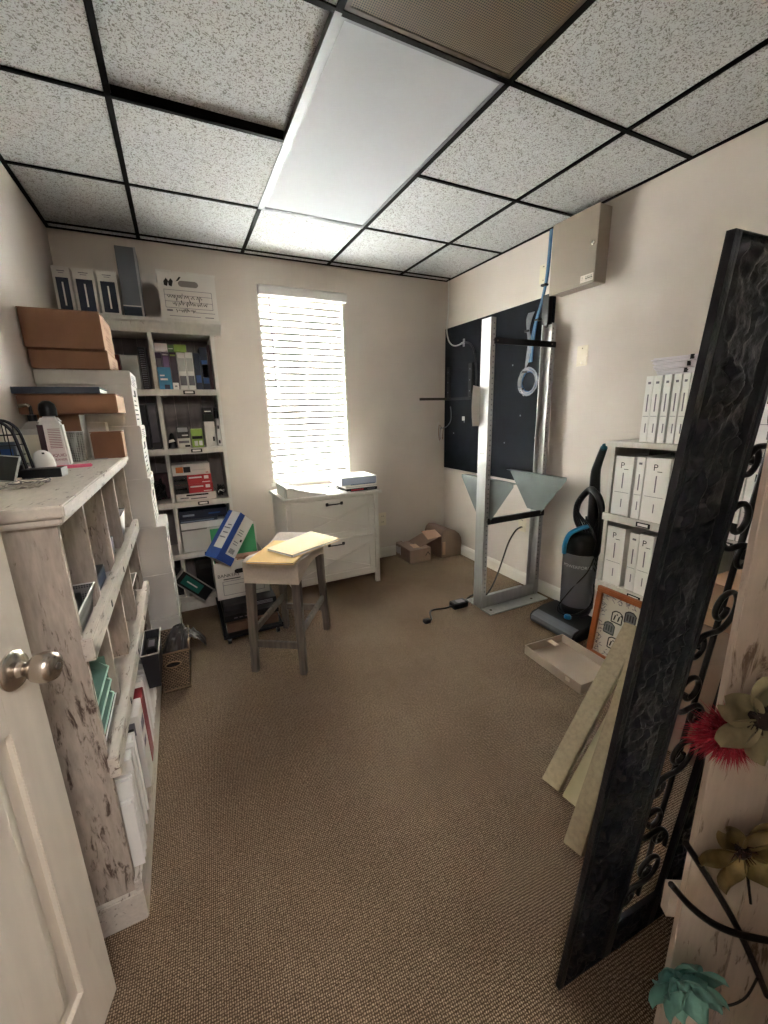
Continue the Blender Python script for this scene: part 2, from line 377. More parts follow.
# ------------------------------------------------------------------ window and blind
win = struct('window_1', MB().box(WX0, WX1, YB+0.085, YB+0.119, WZ0, WZ0+0.045).box(WX0, WX1, YB+0.085, YB+0.119, WZ1-0.045, WZ1)
             .box(WX0, WX0+0.04, YB+0.085, YB+0.119, WZ0, WZ1).box(WX1-0.04, WX1, YB+0.085, YB+0.119, WZ0, WZ1), TRIM, loc=(1.02, YB+0.09, WZ0))
MB().box(WX0+0.04, WX1-0.04, YB+0.085, YB+0.115, 1.30, 1.345).build('meeting_rail', TRIM, win)
MB().box(WX0+0.04, WX1-0.04, YB+0.1, YB+0.104, WZ0+0.045, 1.30).build('pane', GLASS, win)
MB().box(WX0+0.04, WX1-0.04, YB+0.1, YB+0.104, 1.345, WZ1-0.045).build('pane', GLASS, win)
b = MB(); b.box(WX0-0.001, WX0+0.012, YB-0.002, YB+0.085, WZ0, WZ1).box(WX1-0.012, WX1+0.001, YB, YB+0.085, WZ0, WZ1).box(WX0, WX1, YB, YB+0.085, WZ1-0.012, WZ1)
b.build('jamb', TRIM, win)
MB().box(WX0-0.02, WX1+0.02, YB-0.02, YB+0.085, WZ0-0.022, WZ0).build('window_sill', TRIM, win, bev=0.004)
t = thing('window_blind', 'white slatted blind covering the bright window', 'blind', (1.015, YB-0.02, 0.76))
b = MB().prism([(0, 0), (0.058, 0), (0.058, 0.045), (0.05, 0.06), (0.03, 0.07), (0, 0.07)], (0.690, YB-0.002, 2.112), (0, -1, 0), (0, 0, 1), (0.655, 0, 0))
b.build('headrail', mat('blind valance', '#d9d4cf', 0.5, var=0), t, bev=0.002)
sl = None
BX0, BX1 = 0.6970, 1.3250; YS = YB+0.032
nsl = 29; pit = (2.115-0.80)/(nsl-1)
for i in range(nsl):
    p = ((BX0+BX1)/2-1.015, YS-(YB-0.02), 0.818+pit*i-0.76)
    if sl is None:
        hx = (BX1-BX0)/2
        sl = MB().box(-hx, hx, -0.0330, 0.0330, -0.0013, 0.0013).build('slat', BLIND); sl.parent = t
        shade_line = MB().box(-hx, hx, -0.0334, -0.0105, 0.0013, 0.0030).build('slat_shade_line', mat('slat shade grey', '#c9c6c0', 0.5, var=0), sl, bev=0.0006)  # opaque grey strip added to draw the shade line where slats overlap
        sl.location = p; sl.rotation_euler = (R(84), 0, 0)
    else:
        c = part_copy(sl, t, p, (R(84), 0, 0)); part_copy(shade_line, c, (0, 0, 0))
MB().box(BX0, BX1, YS-0.025, YS+0.025, 0.7740, 0.797).build('bottom_rail', BLIND, t, bev=0.003)
for x in (0.80, 1.015, 1.23):
    MB().cyl((x, YS-0.016, 0.79), (x, YS-0.016, 2.12), 0.0016, 6).build('ladder_cord', CABWHITE, t)
MB().cyl((0.772, YB+0.004, 1.47), (0.768, YB-0.01, 2.11), 0.004, 8).build('tilt_wand', INKG, t)

# ------------------------------------------------------------------ open door (left foreground)
ang = math.atan2(0.22, 0.76)
# door local frame: x along the leaf from hinge to latch edge, y thickness (room side -), z up
hinge = Vector((-0.445, -1.185, 0)); edge = Vector((-0.222, -0.430, 0)); dl = (edge-hinge).length
door = thing('door_1', None, None, tuple(hinge), (0, 0, math.atan2(edge.y-hinge.y, edge.x-hinge.x)), world=False)
door['kind'] = 'structure'
# visible (camera) face is local -y, i.e. towards +x of the room
W_ = dl; T_ = 0.036
cols = [(0.095, W_/2-0.045), (W_/2+0.045, W_-0.088)]; rows = [(0.17, 0.79), (0.98, 1.58), (1.68, 1.92)]
b = MB(); b.box(0, W_, 0.004, T_-0.004, 0.012, 2.03); b.build('core', DOORW, door)
for nm, args in (('stile', (0, cols[0][0], 0.012, 2.03)), ('stile', (cols[1][1], W_, 0.012, 2.03)), ('stile', (cols[0][1], cols[1][0], 0.012, 2.03)),
                 ('rail', (0, W_, 0.012, rows[0][0])), ('rail', (0, W_, rows[0][1], rows[1][0])), ('rail', (0, W_, rows[1][1], rows[2][0])), ('rail', (0, W_, rows[2][1], 2.03))):
    e = 0.0 if nm == 'stile' else 0.0003
    MB().box(args[0], args[1], -0.006+e, T_+0.006-e, args[2], args[3]).build(nm, DOORW, door, bev=0.0015)
for c in cols:
    for r_ in rows:
        for sgn, yb in ((-1, 0.004), (1, T_-0.004)):
            w0 = 0.032
            b = MB().frustum(c[0]+w0, c[1]-w0, 0, 1, 0, c[0]+w0, c[1]-w0, 0, 1, 1)
            b = MB(); q = [(c[0]+0.022, r_[0]+0.022), (c[1]-0.022, r_[0]+0.022), (c[1]-0.022, r_[1]-0.022), (c[0]+0.022, r_[1]-0.022)]
            p = [(c[0]+0.045, r_[0]+0.045), (c[1]-0.045, r_[0]+0.045), (c[1]-0.045, r_[1]-0.045), (c[0]+0.045, r_[1]-0.045)]
            vs = [(x, yb, z) for x, z in q]+[(x, yb+sgn*0.008, z) for x, z in p]
            b.add(vs, [(0, 1, 5, 4), (1, 2, 6, 5), (2, 3, 7, 6), (3, 0, 4, 7), (4, 5, 6, 7)])
            b.build('raised_panel', DOORW, door)
kn = MB().lathe([(0.0, 0), (0.033, 0), (0.034, 0.004), (0.030, 0.009), (0.014, 0.012), (0.0115, 0.018), (0.0115, 0.024), (0.016, 0.028), (0.023, 0.036), (0.0265, 0.048), (0.0262, 0.058), (0.022, 0.067), (0.014, 0.070), (0.0, 0.0705)], (W_-0.052, -0.006, 0.885), (0, -1, 0), 28)
ko = kn.build('knob', CHROME, door, smooth=50)
MB().lathe([(0.0, 0), (0.006, 0), (0.006, 0.002), (0, 0.002)], (W_-0.052, -0.0765, 0.885), (0, -1, 0), 12).build('lock_button', mat('keyhole grey', '#6d6660', 0.4, 0.8), ko)
MB().box(W_, W_+0.002, 0.006, 0.030, 0.855, 0.915).build('latch_plate', CHROME, door)

# ------------------------------------------------------------------ shared builders
def prints(parent, name, items, m):
    """flat print: items are (kind, args); kind 'bar' = (o, ux, uy, w, h), 'text' = (string, size, o, ux, uy)"""
    b = MB()
    for it in items:
        if it[0] == 'bar':
            _, o, ux, uy, w_, h_ = it; o, ux, uy = Vector(o), Vector(ux).normalized(), Vector(uy).normalized(); nz = ux.cross(uy)*0.0006
            b.add([o-ux*w_/2-uy*h_/2+nz, o+ux*w_/2-uy*h_/2+nz, o+ux*w_/2+uy*h_/2+nz, o-ux*w_/2+uy*h_/2+nz], [(0, 1, 2, 3)])
        elif it[0] == 'text': b.add(*glyphs(*it[1:]))
        elif it[0] == 'poly':
            _, pts, nz = it; b.add([Vector(p)+Vector(nz)*0.0006 for p in pts], [tuple(range(len(pts)))])
        elif it[0] == 'line':
            _, pts, wd, ux, uy = it
            ux, uy = Vector(ux), Vector(uy); nz = ux.cross(uy).normalized()*0.0006
            P = [Vector(p) for p in pts]
            for a, c in zip(P[:-1], P[1:]):
                d = (c-a); 
                if d.length < 1e-6: continue
                n = nz.normalized().cross(d.normalized())*wd/2
                b.add([a-n+nz, c-n+nz, c+n+nz, a+n+nz], [(0, 1, 2, 3)])
    o = b.build(name, m, parent)
    if len(items) > 1: o['kind'] = 'stuff'
    return o
def scribble(o, ux, uy, width, height, seed, wd=0.002):
    """a line of handwriting"""
    r_ = random.Random(seed); o, ux, uy = Vector(o), Vector(ux).normalized(), Vector(uy).normalized(); pts = []; n = int(width/height*9); out = []
    for i in range(n+1):
        x = width*i/n; y = height*(0.5+0.42*math.sin(i*1.9+r_.random())*(1.5 if r_.random() < 0.22 else 0.6))
        if r_.random() < 0.09 and len(pts) > 3: out.append(('line', pts, wd, ux, uy)); pts = []
        else: pts.append(o+ux*x+uy*y)
    if len(pts) > 1: out.append(('line', pts, wd, ux, uy))
    return out
def simple_box(name, label, cat, x0, x1, y0, y1, z0, z1, m, group=None, rz=0, bev=0.0015, prnt=None, pm=None):
    """closed packet: body with a seam flap line; optional coloured bands as parts"""
    c = Vector(((x0+x1)/2, (y0+y1)/2, z0))
    t = thing(name, label, cat, tuple(c), (0, 0, R(rz)), group, world=False)
    hx, hy, h = (x1-x0)/2, (y1-y0)/2, z1-z0
    MB().box(-hx, hx, -hy, hy, 0, h).build('body', m, t, bev=bev)
    if prnt:
        for k, (face, u0_, u1_, v0, v1, mm) in enumerate(prnt):
            e = 0.0007
            if face == 'f': q = [(-hx+u*2*hx, -hy-e, v*h) for u, v in ((u0_, v0), (u1_, v0), (u1_, v1), (u0_, v1))]
            elif face == 'r': q = [(hx+e, -hy+u*2*hy, v*h) for u, v in ((u0_, v0), (u1_, v0), (u1_, v1), (u0_, v1))]
            elif face == 'l': q = [(-hx-e, hy-u*2*hy, v*h) for u, v in ((u0_, v0), (u1_, v0), (u1_, v1), (u0_, v1))]
            else: q = [(-hx+u*2*hx, -hy+v*2*hy, h+e) for u, v in ((u0_, v0), (u1_, v0), (u1_, v1), (u0_, v1))]
            MB().add(q, [(0, 1, 2, 3)]).build('print', mm, t)
    return t
def book(label, x0, x1, y0, y1, z0, z1, m, group, axis='y', cat='book', prnt=None, name='book', lean=0):
    """upright book, spine facing -y (axis y) or -x (axis x): cover boards, spine, page block"""
    t = thing(name, label, cat, ((x0+x1)/2, (y0+y1)/2, z0), (0, R(lean), 0), group, world=False)
    hx, hy, h = (x1-x0)/2, (y1-y0)/2, z1-z0; c = 0.0025
    b = MB()
    if axis == 'y':
        b.box(-hx, -hx+c, -hy, hy, 0, h).box(hx-c, hx, -hy, hy, 0, h).box(-hx+c, hx-c, -hy, -hy+c, 0, h); b.build('cover', m, t)
        MB().box(-hx+c, hx-c, -hy+c, hy-0.006, 0.004, h-0.004).build('pages', PAPER, t)
        if prnt:
            for (v0, v1, mm) in prnt: MB().box(-hx+0.004, hx-0.004, -hy-0.0008, -hy, h*v0, h*v1).build('spine_print', mm, t)
    else:
        b.box(-hx, hx, -hy, -hy+c, 0, h).box(-hx, hx, hy-c, hy, 0, h).box(-hx, -hx+c, -hy+c, hy-c, 0, h); b.build('cover', m, t)
        MB().box(-hx+c, hx-0.006, -hy+c, hy-c, 0.004, h-0.004).build('pages', PAPER, t)
        if prnt:
            for (v0, v1, mm) in prnt: MB().box(-hx-0.0008, -hx, -hy+0.004, hy-0.004, h*v0, h*v1).build('spine_print', mm, t)
    return t
def label_holder(parent, c, axis='y'):
    x, y, z = c
    b = MB()
    if axis == 'y':
        b.box(x-0.033, x+0.033, y-0.004, y, z-0.011, z+0.011); o = b.build('label_holder', BLACKM, parent, bev=0.001)
        MB().box(x-0.024, x+0.024, y-0.0052, y-0.0035, z-0.006, z+0.006).build('label_card', PAPER, o)
    else:
        b.box(x-0.004, x, y-0.033, y+0.033, z-0.011, z+0.011); o = b.build('label_holder', BLACKM, parent, bev=0.001)
        MB().box(x-0.0052, x-0.0035, y-0.024, y+0.024, z-0.006, z+0.006).build('label_card', PAPER, o)

# ------------------------------------------------------------------ tall bookcase on the back wall
BF = 1.62
t = thing('tall_bookcase', 'tall white painted bookcase with a moulded cornice against the back wall', 'bookcase', (-0.05, 1.76, 0))
bx0, bx1, by1 = -0.450, 0.345, 1.890
MB().box(bx0, bx0+0.022, BF, by1, 0, 1.785).build('side_panel', WHITEWOOD, t)
MB().box(bx1-0.022, bx1, BF, by1, 0, 1.785).build('side_panel', WHITEWOOD, t)
MB().box(-0.022, 0.0, BF+0.001, by1, 0.09, 1.785).build('divider', WHITEWOOD, t)
nb = 9
for k in range(nb):
    a = bx0+0.022+(bx1-bx0-0.044)*k/nb; c = bx0+0.022+(bx1-bx0-0.044)*(k+1)/nb
    MB().box(a+0.001, c-0.001, by1-0.012, by1, 0.02, 1.785).build('back_board', mat('grey washed board', '#8b8382', 0.7, var=0.12, vscale=4, stretch=(6, 6, 1)), t)
for z in (1.46, 1.10, 0.755, 0.405, 0.10):
    for a, c in ((bx0+0.022, -0.022), (0.0, bx1-0.022)):
        MB().box(a, c, BF+0.004, by1-0.012, z-0.022, z).build('shelf', WHITEWOOD, t)
    MB().box(bx0, bx1, BF-0.010, BF+0.004, z-0.036, z+0.002).build('shelf_rail', WHITEWOOD, t, bev=0.002)
    if z > 0.3: label_holder(t, (0.163, BF-0.010, z-0.016))
MB().box(bx0-0.002, bx1+0.006, BF-0.012, BF, 0, 0.064).build('plinth', WHITEWOOD, t, bev=0.002)
pr = [(0, 0), (0.012, 0.0), (0.016, 0.02), (0.03, 0.05), (0.045, 0.06), (0.045, 0.078), (0, 0.078)]
b = MB().prism(pr, (bx0, BF+0.01, 1.785), (0, -1, 0), (0, 0, 1), (bx1-bx0+0.045, 0, 0))
b.prism(pr, (bx1-0.005, BF+0.0, 1.785), (1, 0, 0), (0, 0, 1), (0, by1-BF, 0))
b.box(bx0, bx1, BF, by1, 1.785, 1.86)
b.build('cornice', WHITEWOOD, t)

# on top of the tall bookcase
TOP = 1.864
gb = 'white binders with navy labels on the tall bookcase'
for k, (x0, x1, side) in enumerate(((-0.430, -0.350, 'nearest the left wall'), (-0.340, -0.240, 'middle of three'), (-0.228, -0.134, 'beside the tall grey file'))):
    bt = thing('ring_binder', 'white ring binder with a navy label on top of bookcase, '+side, 'binder', ((x0+x1)/2, 1.78, TOP), (0, 0, 0), gb, world=False)
    hx = (x1-x0)/2; h = 0.235
    b = MB(); b.box(-hx, -hx+0.003, -0.13, 0.13, 0, h).box(hx-0.003, hx, -0.13, 0.13, 0, h).box(-hx+0.003, hx-0.003, -0.13, -0.127, 0, h); b.build('cover', BOXW, bt)
    MB().box(-hx+0.006, hx-0.006, -0.125, 0.10, 0.006, h-0.012).build('pages', PAPER, bt)
    MB().box(-hx+0.012, hx-0.012, -0.1310, -0.1298, 0.02, h-0.055).build('spine_label', NAVY, bt)
    prints(bt, 'spine_print', [('bar', (0, -0.1312, h*0.42), (1, 0, 0), (0, 0, 1), 0.008, h*0.5)], PAPER)
    prints(bt, 'top_print', [('bar', (0, -0.1302, h-0.022), (1, 0, 0), (0, 0, 1), hx*0.9, 0.004), ('bar', (0, -0.1302, h-0.032), (1, 0, 0), (0, 0, 1), hx*0.6, 0.003)], INKG)
t = thing('magazine_file', 'tall grey cardboard file standing between binders and storage box', 'file', (-0.072, 1.76, TOP))
MB().box(-0.122, -0.02, 1.66, 1.88, TOP, TOP+0.375).build('body', GREYB, t, bev=0.002)
MB().box(-0.122, -0.02, 1.657, 1.66, TOP, TOP+0.062).build('base_band', SLATE, t)
MB().box(-0.122, -0.02, 1.6565, 1.66, TOP+0.062, TOP+0.068).build('band_edge', BOXW, t)
MB().box(-0.03, -0.0195, 1.656, 1.66, TOP, TOP+0.375).build('edge_trim', mat('pale grey edge', '#a9a9ac', 0.6), t)
def bankers_marks(parent, face, o, ux, uy, W, Hh, hand=True):
    """the printed end of a storage carton, o = centre of the face"""
    o, ux, uy = Vector(o), Vector(ux), Vector(uy); P = lambda a, c: o+ux*a*W+uy*c*Hh
    it = []
    for a, c in (((-0.42, -0.22), (0.42, -0.22)), ((-0.42, -0.08), (0.42, -0.08)), ((-0.42, 0.06), (0.42, 0.06)), ((-0.42, 0.17), (0.42, 0.17)), ((-0.42, -0.22), (-0.42, 0.17)), ((0.42, -0.22), (0.42, 0.17))):
        it.append(('line', [P(*a), P(*c)], 0.0025, ux, uy))
    it += [('bar', P(-0.1, -0.40), ux, uy, W*0.55, 0.003), ('bar', P(0.34, -0.40), ux, uy, W*0.16, 0.005), ('bar', P(0.25, -0.30), ux, uy, W*0.4, 0.003), ('bar', P(-0.36, -0.28), ux, uy, W*0.10, 0.010)]
    prints(parent, 'form_print', it, INKG)
    if hand:
        it = scribble(P(-0.38, -0.05), ux, uy, W*0.62, Hh*0.15, 3, 0.0028)+scribble(P(-0.3, -0.19), ux, uy, W*0.62, Hh*0.13, 5, 0.0028)+scribble(P(-0.25, -0.31), ux, uy, W*0.35, Hh*0.08, 8, 0.0022)
        for a in (-0.36, -0.28):
            it.append(('poly', [P(a-0.045, 0.26), P(a+0.005, 0.24), P(a+0.035, 0.36), P(a+0.0, 0.42), P(a-0.05, 0.34)], ux.cross(uy)))
        it.append(('poly', [P(-0.20, 0.36), P(-0.15, 0.38), P(-0.10, 0.46), P(-0.13, 0.47)], ux.cross(uy)))
        prints(parent, 'handwriting', it, INK)
t = thing('storage_carton', 'white storage carton with handwriting on top of the tall bookcase', 'box', (0.23, 1.76, TOP))
MB().box(0.072, 0.388, 1.64, 1.88, TOP, TOP+0.262).build('body', BOXW, t, bev=0.002)
for k, (a, c) in enumerate(((0.068, 0.150), (0.155, 0.225), (0.230, 0.300), (0.305, 0.392))):
    MB().box(a, c, 1.636, 1.884, TOP+0.262, TOP+0.272-0.003*(k % 2)).build('top_flap', BOXW, t, bev=0.001)
bankers_marks(t, 'f', (0.23, 1.64, TOP+0.125), (1, 0, 0), (0, 0, 1), 0.31, 0.25)
b = MB().prism([(0.02*math.cos(a)+(0.035 if math.cos(a) > 0 else -0.035), 0.017*math.sin(a)) for a in [i*math.pi/10 for i in range(20)]], (0.235, 1.6390, TOP+0.205), (1, 0, 0), (0, 0, 1), (0, 0.002, 0))
b.build('hand_hole', mat('hand hole shade', '#86807c', 0.8), t)

# shelf one, right bay
S1 = 1.462
g1 = 'books on the top shelf of the tall bookcase'
book('dark purple book at the left end of top shelf, behind blue card', 0.003, 0.036, 1.665, 1.86, S1, 1.680, PURPLE, g1, prnt=[(0.55, 0.85, INKG)])
book('purple book with a white mark, second from left on top shelf', 0.038, 0.078, 1.665, 1.86, S1, 1.682, PURPLE, g1, prnt=[(0.6, 0.9, mat('mauve print', '#7d5f86', 0.5)), (0.92, 0.96, PAPER)])
book('brown purple book next to the white spines on top shelf', 0.080, 0.116, 1.665, 1.86, S1, 1.684, mat('aubergine cover', '#3a2a36', 0.5), g1, prnt=[(0.9, 0.94, GREENC)])
book('left of two white books on top shelf', 0.120, 0.165, 1.665, 1.86, S1, 1.684, PAPER, g1, prnt=[(0.12, 0.38, INKG), (0.5, 0.85, mat('pale grey print', '#c5c2c0', 0.6))])
book('right of two white books on top shelf', 0.168, 0.210, 1.665, 1.86, S1, 1.686, PAPER, g1, prnt=[(0.12, 0.38, INKG), (0.5, 0.85, mat('pale grey print', '#c5c2c0', 0.6))])
book('navy book beside the white books on top shelf', 0.214, 0.250, 1.665, 1.86, S1, 1.684, NAVY, g1, prnt=[(0.2, 0.4, BLUE)])
book('tall blue book with white spine lettering on top shelf', 0.254, 0.296, 1.665, 1.86, S1, 1.720, NAVY, g1, prnt=[(0.15, 0.7, BLUE), (0.3, 0.6, PAPER)])
book('thin maroon book at the right end of top shelf', 0.299, 0.318, 1.67, 1.86, S1, 1.735, mat('maroon cover', '#4a2a2c', 0.5), g1)
simple_box('card_box', 'cyan blue card box in front of purple books', 'box', 0.004, 0.076, 1.630, 1.662, S1, 1.592, CYAN, prnt=[('f', 0.15, 0.7, 0.42, 0.5, PAPER), ('f', 0.15, 0.5, 0.6, 0.66, PAPER), ('f', 0.4, 0.8, 0.02, 0.22, NAVY)])
simple_box('card', 'small white card standing at the shelf edge by blue box', 'card', 0.079, 0.112, 1.640, 1.655, S1, 1.503, PAPER, prnt=[('f', 0.3, 0.7, 0.4, 0.6, INKG)])
simple_box('paper_pad', 'white paper pad lying on top of the purple books', 'paper', 0.004, 0.075, 1.67, 1.85, 1.6845, 1.735, PAPER)
simple_box('green_book', 'dark green book lying across the purple book tops', 'book', 0.0775, 0.108, 1.67, 1.85, 1.6865, 1.728, mat('moss green', '#5f8453', 0.5), prnt=[('f', 0.1, 0.9, 0.4, 0.5, PAPER)])
simple_box('green_booklet', 'lime green packet lying on the two white books', 'packet', 0.1105, 0.180, 1.67, 1.85, 1.6885, 1.732, GREENC)
# shelf one, left bay
gl = 'items in the left bay of the top shelf'
book('red book at the left bay of top shelf', -0.30, -0.262, 1.665, 1.86, S1, 1.70, REDC, gl)
book('orange red folder leaning in the left bay of top shelf', -0.258, -0.222, 1.665, 1.86, S1, 1.745, mat('brick red', '#a2402f', 0.5), gl)
book('dark red book in the left bay of top shelf', -0.218, -0.186, 1.665, 1.86, S1, 1.66, mat('dark red', '#6b1f23', 0.5), gl)
book('light grey folder in the left bay of top shelf', -0.180, -0.092, 1.665, 1.86, S1, 1.66, mat('light grey card', '#a8a4a2', 0.6), gl, name='folder', cat='folder')
t = thing('spiral_notebook', 'black spiral notebook standing beside the grey folder', 'notebook', (-0.065, 1.76, S1))
MB().box(-0.086, -0.046, 1.672, 1.86, S1, S1+0.245).build('cover', BLACKP, t)
for k in range(18):
    MB().tube(arc((-0.066, 1.668, S1+0.015+k*0.0125), 0.011, 0, 360, 10, (1, 0, 0), (0, 1, 0))[:-1], 0.0012, 5, closed=True).build('wire_ring', CABGREY, t)
# shelf two
S2 = 1.102
t = thing('camera_pouch', 'black soft pouch with white tag on second shelf', 'pouch', (0.025, 1.72, S2))
b = MB().grid(lambda u, v: Vector((0.004+0.05*u, 1.655+0.13*v, S2+0.002+0.105*(max(0, math.sin(math.pi*u))**0.4)*(max(0, math.sin(math.pi*v))**0.35)*(0.9+0.1*noise.noise((u*5, v*5, 1))))), 14, 14)
b.build('body', BLACKP, t, smooth=60)
MB().prism([(0, 0), (0.04, 0.008), (0.03, 0.022), (0.005, 0.018)], (0.008, 1.65, S2+0.035), (1, 0, 0), (0, 0, 1), (0, 0.003, 0)).build('tag', PAPER, t)
simple_box('ink_box', 'white and grey ink box at the bottom of a pair on second shelf', 'box', 0.060, 0.134, 1.64, 1.76, S2, 1.163, BOXW, prnt=[('f', 0.1, 0.9, 0.5, 0.75, INKG), ('f', 0.55, 0.95, 0.1, 0.3, INK)])
simple_box('ink_box', 'black ink box with grey top label on second shelf', 'box', 0.062, 0.132, 1.645, 1.76, 1.1635, 1.235, BLACKP, prnt=[('f', 0.08, 0.92, 0.55, 0.95, mat('grey print', '#98979c', 0.6)), ('f', 0.4, 0.9, 0.2, 0.3, PAPER)])
simple_box('green_carton', 'lime green and white carton on second shelf', 'box', 0.144, 0.212, 1.64, 1.75, S2, 1.218, GREENC, prnt=[('f', 0.05, 0.95, 0.46, 0.62, INK), ('f', 0.2, 0.5, 0.08, 0.36, PAPER), ('f', 0.6, 0.9, 0.1, 0.36, PAPER)])
simple_box('white_carton', 'plain white carton supporting the dark jar on second shelf', 'box', 0.226, 0.292, 1.635, 1.78, S2, 1.262, BOXW, prnt=[('f', 0.68, 0.84, 0.22, 0.40, INK)])
simple_box('small_carton', 'small white carton with black figure, upper of two at shelf end', 'box', 0.297, 0.322, 1.63, 1.70, 1.1925, 1.280, BOXW, prnt=[('f', 0.3, 0.7, 0.25, 0.5, INK)])
simple_box('small_carton', 'small white carton with black figure, lower of two at shelf end', 'box', 0.297, 0.322, 1.63, 1.70, S2, 1.192, BOXW, prnt=[('f', 0.3, 0.7, 0.2, 0.45, INK)])
t = thing('label_tape_box', 'dark green label tape box on the plain white carton', 'box', (0.257, 1.70, 1.2625))
MB().box(0.230, 0.288, 1.645, 1.76, 1.2625, 1.310).build('body', mat('olive dark', '#3c4638', 0.6), t, bev=0.001)
MB().box(0.229, 0.287, 1.64, 1.765, 1.3105, 1.352).build('lid', BLACKP, t, bev=0.002)
MB().box(0.24, 0.276, 1.6395, 1.6405, 1.325, 1.330).build('print', PAPER, t)
t = thing('dark_jar', 'small black jar on top of the two small cartons', 'jar', (0.309, 1.665, 1.2805))
MB().lathe([(0.0, 0), (0.013, 0), (0.0132, 0.045), (0.010, 0.052), (0.0, 0.053)], (0.309, 1.665, 1.2805)).build('body', BLACKP, t, smooth=40)
MB().lathe([(0.0, 0), (0.0115, 0), (0.0115, 0.016), (0.0, 0.017)], (0.309, 1.665, 1.333)).build('cap', DARKP, t, smooth=40)
for k in range(3):
    book(('black folder at the left', 'black folder in the middle', 'black folder with grey edge at the right')[k]+' of the second shelf left bay', -0.20+k*0.058, -0.15+k*0.058, 1.66, 1.86, S2, 1.36+0.012*k, BLACKP, 'black folders on second shelf', name='folder', cat='folder', prnt=[(0.3, 0.9, DARKP)] if k < 2 else [(0.15, 0.95, INKG)])
# shelf three
S3 = 0.757
simple_box('toner_box', 'white toner box lying at the bottom of the third shelf stack', 'box', 0.006, 0.250, 1.628, 1.80, S3, 0.806, BOXW, prnt=[('f', 0.25, 0.8, 0.66, 0.86, INK), ('f', 0.1, 0.3, 0.35, 0.5, INKG), ('f', 0.35, 0.75, 0.2, 0.35, INKG)])
for k, (z0, z1, nm) in enumerate(((0.8065, 0.866, 'lower'), (0.8665, 0.926, 'upper'))):
    simple_box('toner_box', 'red and black toner box, %s of the two in third shelf stack' % nm, 'box', 0.004, 0.236-0.004*k, 1.632, 1.80, z0, z1, REDC, 'red and black toner boxes',
               prnt=[('f', 0.0, 0.36, 0.0, 1.0, BLACKP), ('f', 0.40, 0.74, 0.62, 0.78, PAPER), ('f', 0.80, 0.92, 0.5, 0.85, PAPER), ('f', 0.74, 0.95, 0.12, 0.2, PAPER), ('f', 0.06, 0.22, 0.45, 0.58, PAPER), ('f', 0.24, 0.32, 0.4, 0.66, PAPER)])
simple_box('toner_box', 'white toner box with orange square on top of third shelf stack', 'box', 0.003, 0.228, 1.635, 1.80, 0.9265, 0.996, BOXW, prnt=[('f', 0.10, 0.29, 0.25, 0.78, ORANGE), ('f', 0.30, 0.48, 0.25, 0.78, INK), ('f', 0.52, 0.9, 0.4, 0.5, mat('pale grey print', '#c5c2c0', 0.6)), ('f', 0.88, 0.95, 0.12, 0.2, REDC)])
def tangle(name, label, cat, c, ext, m, r_=0.0028, n=26, seed=1, loops=3, group=None, parent=None):
    rr_ = random.Random(seed); c = Vector(c); pts = []
    for i in range(n):
        a = i*loops*2*math.pi/n
        pts.append(c+Vector((ext[0]*(0.6*math.cos(a)+0.35*rr_.uniform(-1, 1)), ext[1]*(0.6*math.sin(a)+0.35*rr_.uniform(-1, 1)), ext[2]*rr_.uniform(0.0, 1.0)+r_)))
    b = MB().tube(smoothpts(pts, 5), r_, 6)
    if parent: return b.build(name, m, parent, smooth=60)
    return solo(name, label, cat, b, m, group, smooth=60)
tangle('cable_bundle', 'tangle of black cable at the right end of third shelf', 'cable', (0.285, 1.70, S3+0.002), (0.033, 0.06, 0.075), BLACKP, 0.004, 34, 4, 6)
tangle('white_cable', 'short white cable lying over the black cable tangle', 'cable', (0.285, 1.652, S3+0.03), (0.024, 0.012, 0.03), CABWHITE, 0.0022, 10, 9, 1)
tangle('cable_bundle', 'dark cable coil in the left bay of third shelf', 'cable', (-0.085, 1.72, S3+0.002), (0.05, 0.06, 0.15), BLACKP, 0.005, 36, 14, 6)
simple_box('burgundy_box', 'burgundy box behind cables in the left bay of third shelf', 'box', -0.2, -0.03, 1.79, 1.86, S3, 0.93, mat('burgundy', '#4a2630', 0.6))
# shelf four
S4 = 0.407
t = thing('flat_carton', 'plain white carton filling the fourth shelf', 'box', (0.12, 1.74, S4))
MB().box(0.008, 0.262, 1.634, 1.85, S4, 0.553).build('body', BOXW, t, bev=0.002)
MB().box(0.006, 0.264, 1.632, 1.85, 0.5535, 0.562).build('lid_edge', mat('grey seam', '#8b8683', 0.7), t)
simple_box('paper_ream', 'flat white paper ream on the fourth shelf carton', 'paper', 0.008, 0.285, 1.635, 1.85, 0.5625, 0.606, PAPER)
simple_box('blue_booklet', 'pale edged navy booklet under the navy box on fourth shelf', 'book', 0.008, 0.24, 1.64, 1.85, 0.6065, 0.630, SLATE, prnt=[('f', 0.02, 0.9, 0.2, 0.55, mat('blue grey print', '#8a97ad', 0.6))])
simple_box('navy_box', 'navy blue box on top of the fourth shelf pile', 'box', 0.010, 0.305, 1.645, 1.85, 0.6305, 0.684, NAVY, prnt=[('f', 0.06, 0.3, 0.35, 0.6, mat('blue grey print', '#8a97ad', 0.6)), ('f', 0.6, 0.85, 0.4, 0.6, BLUE)])
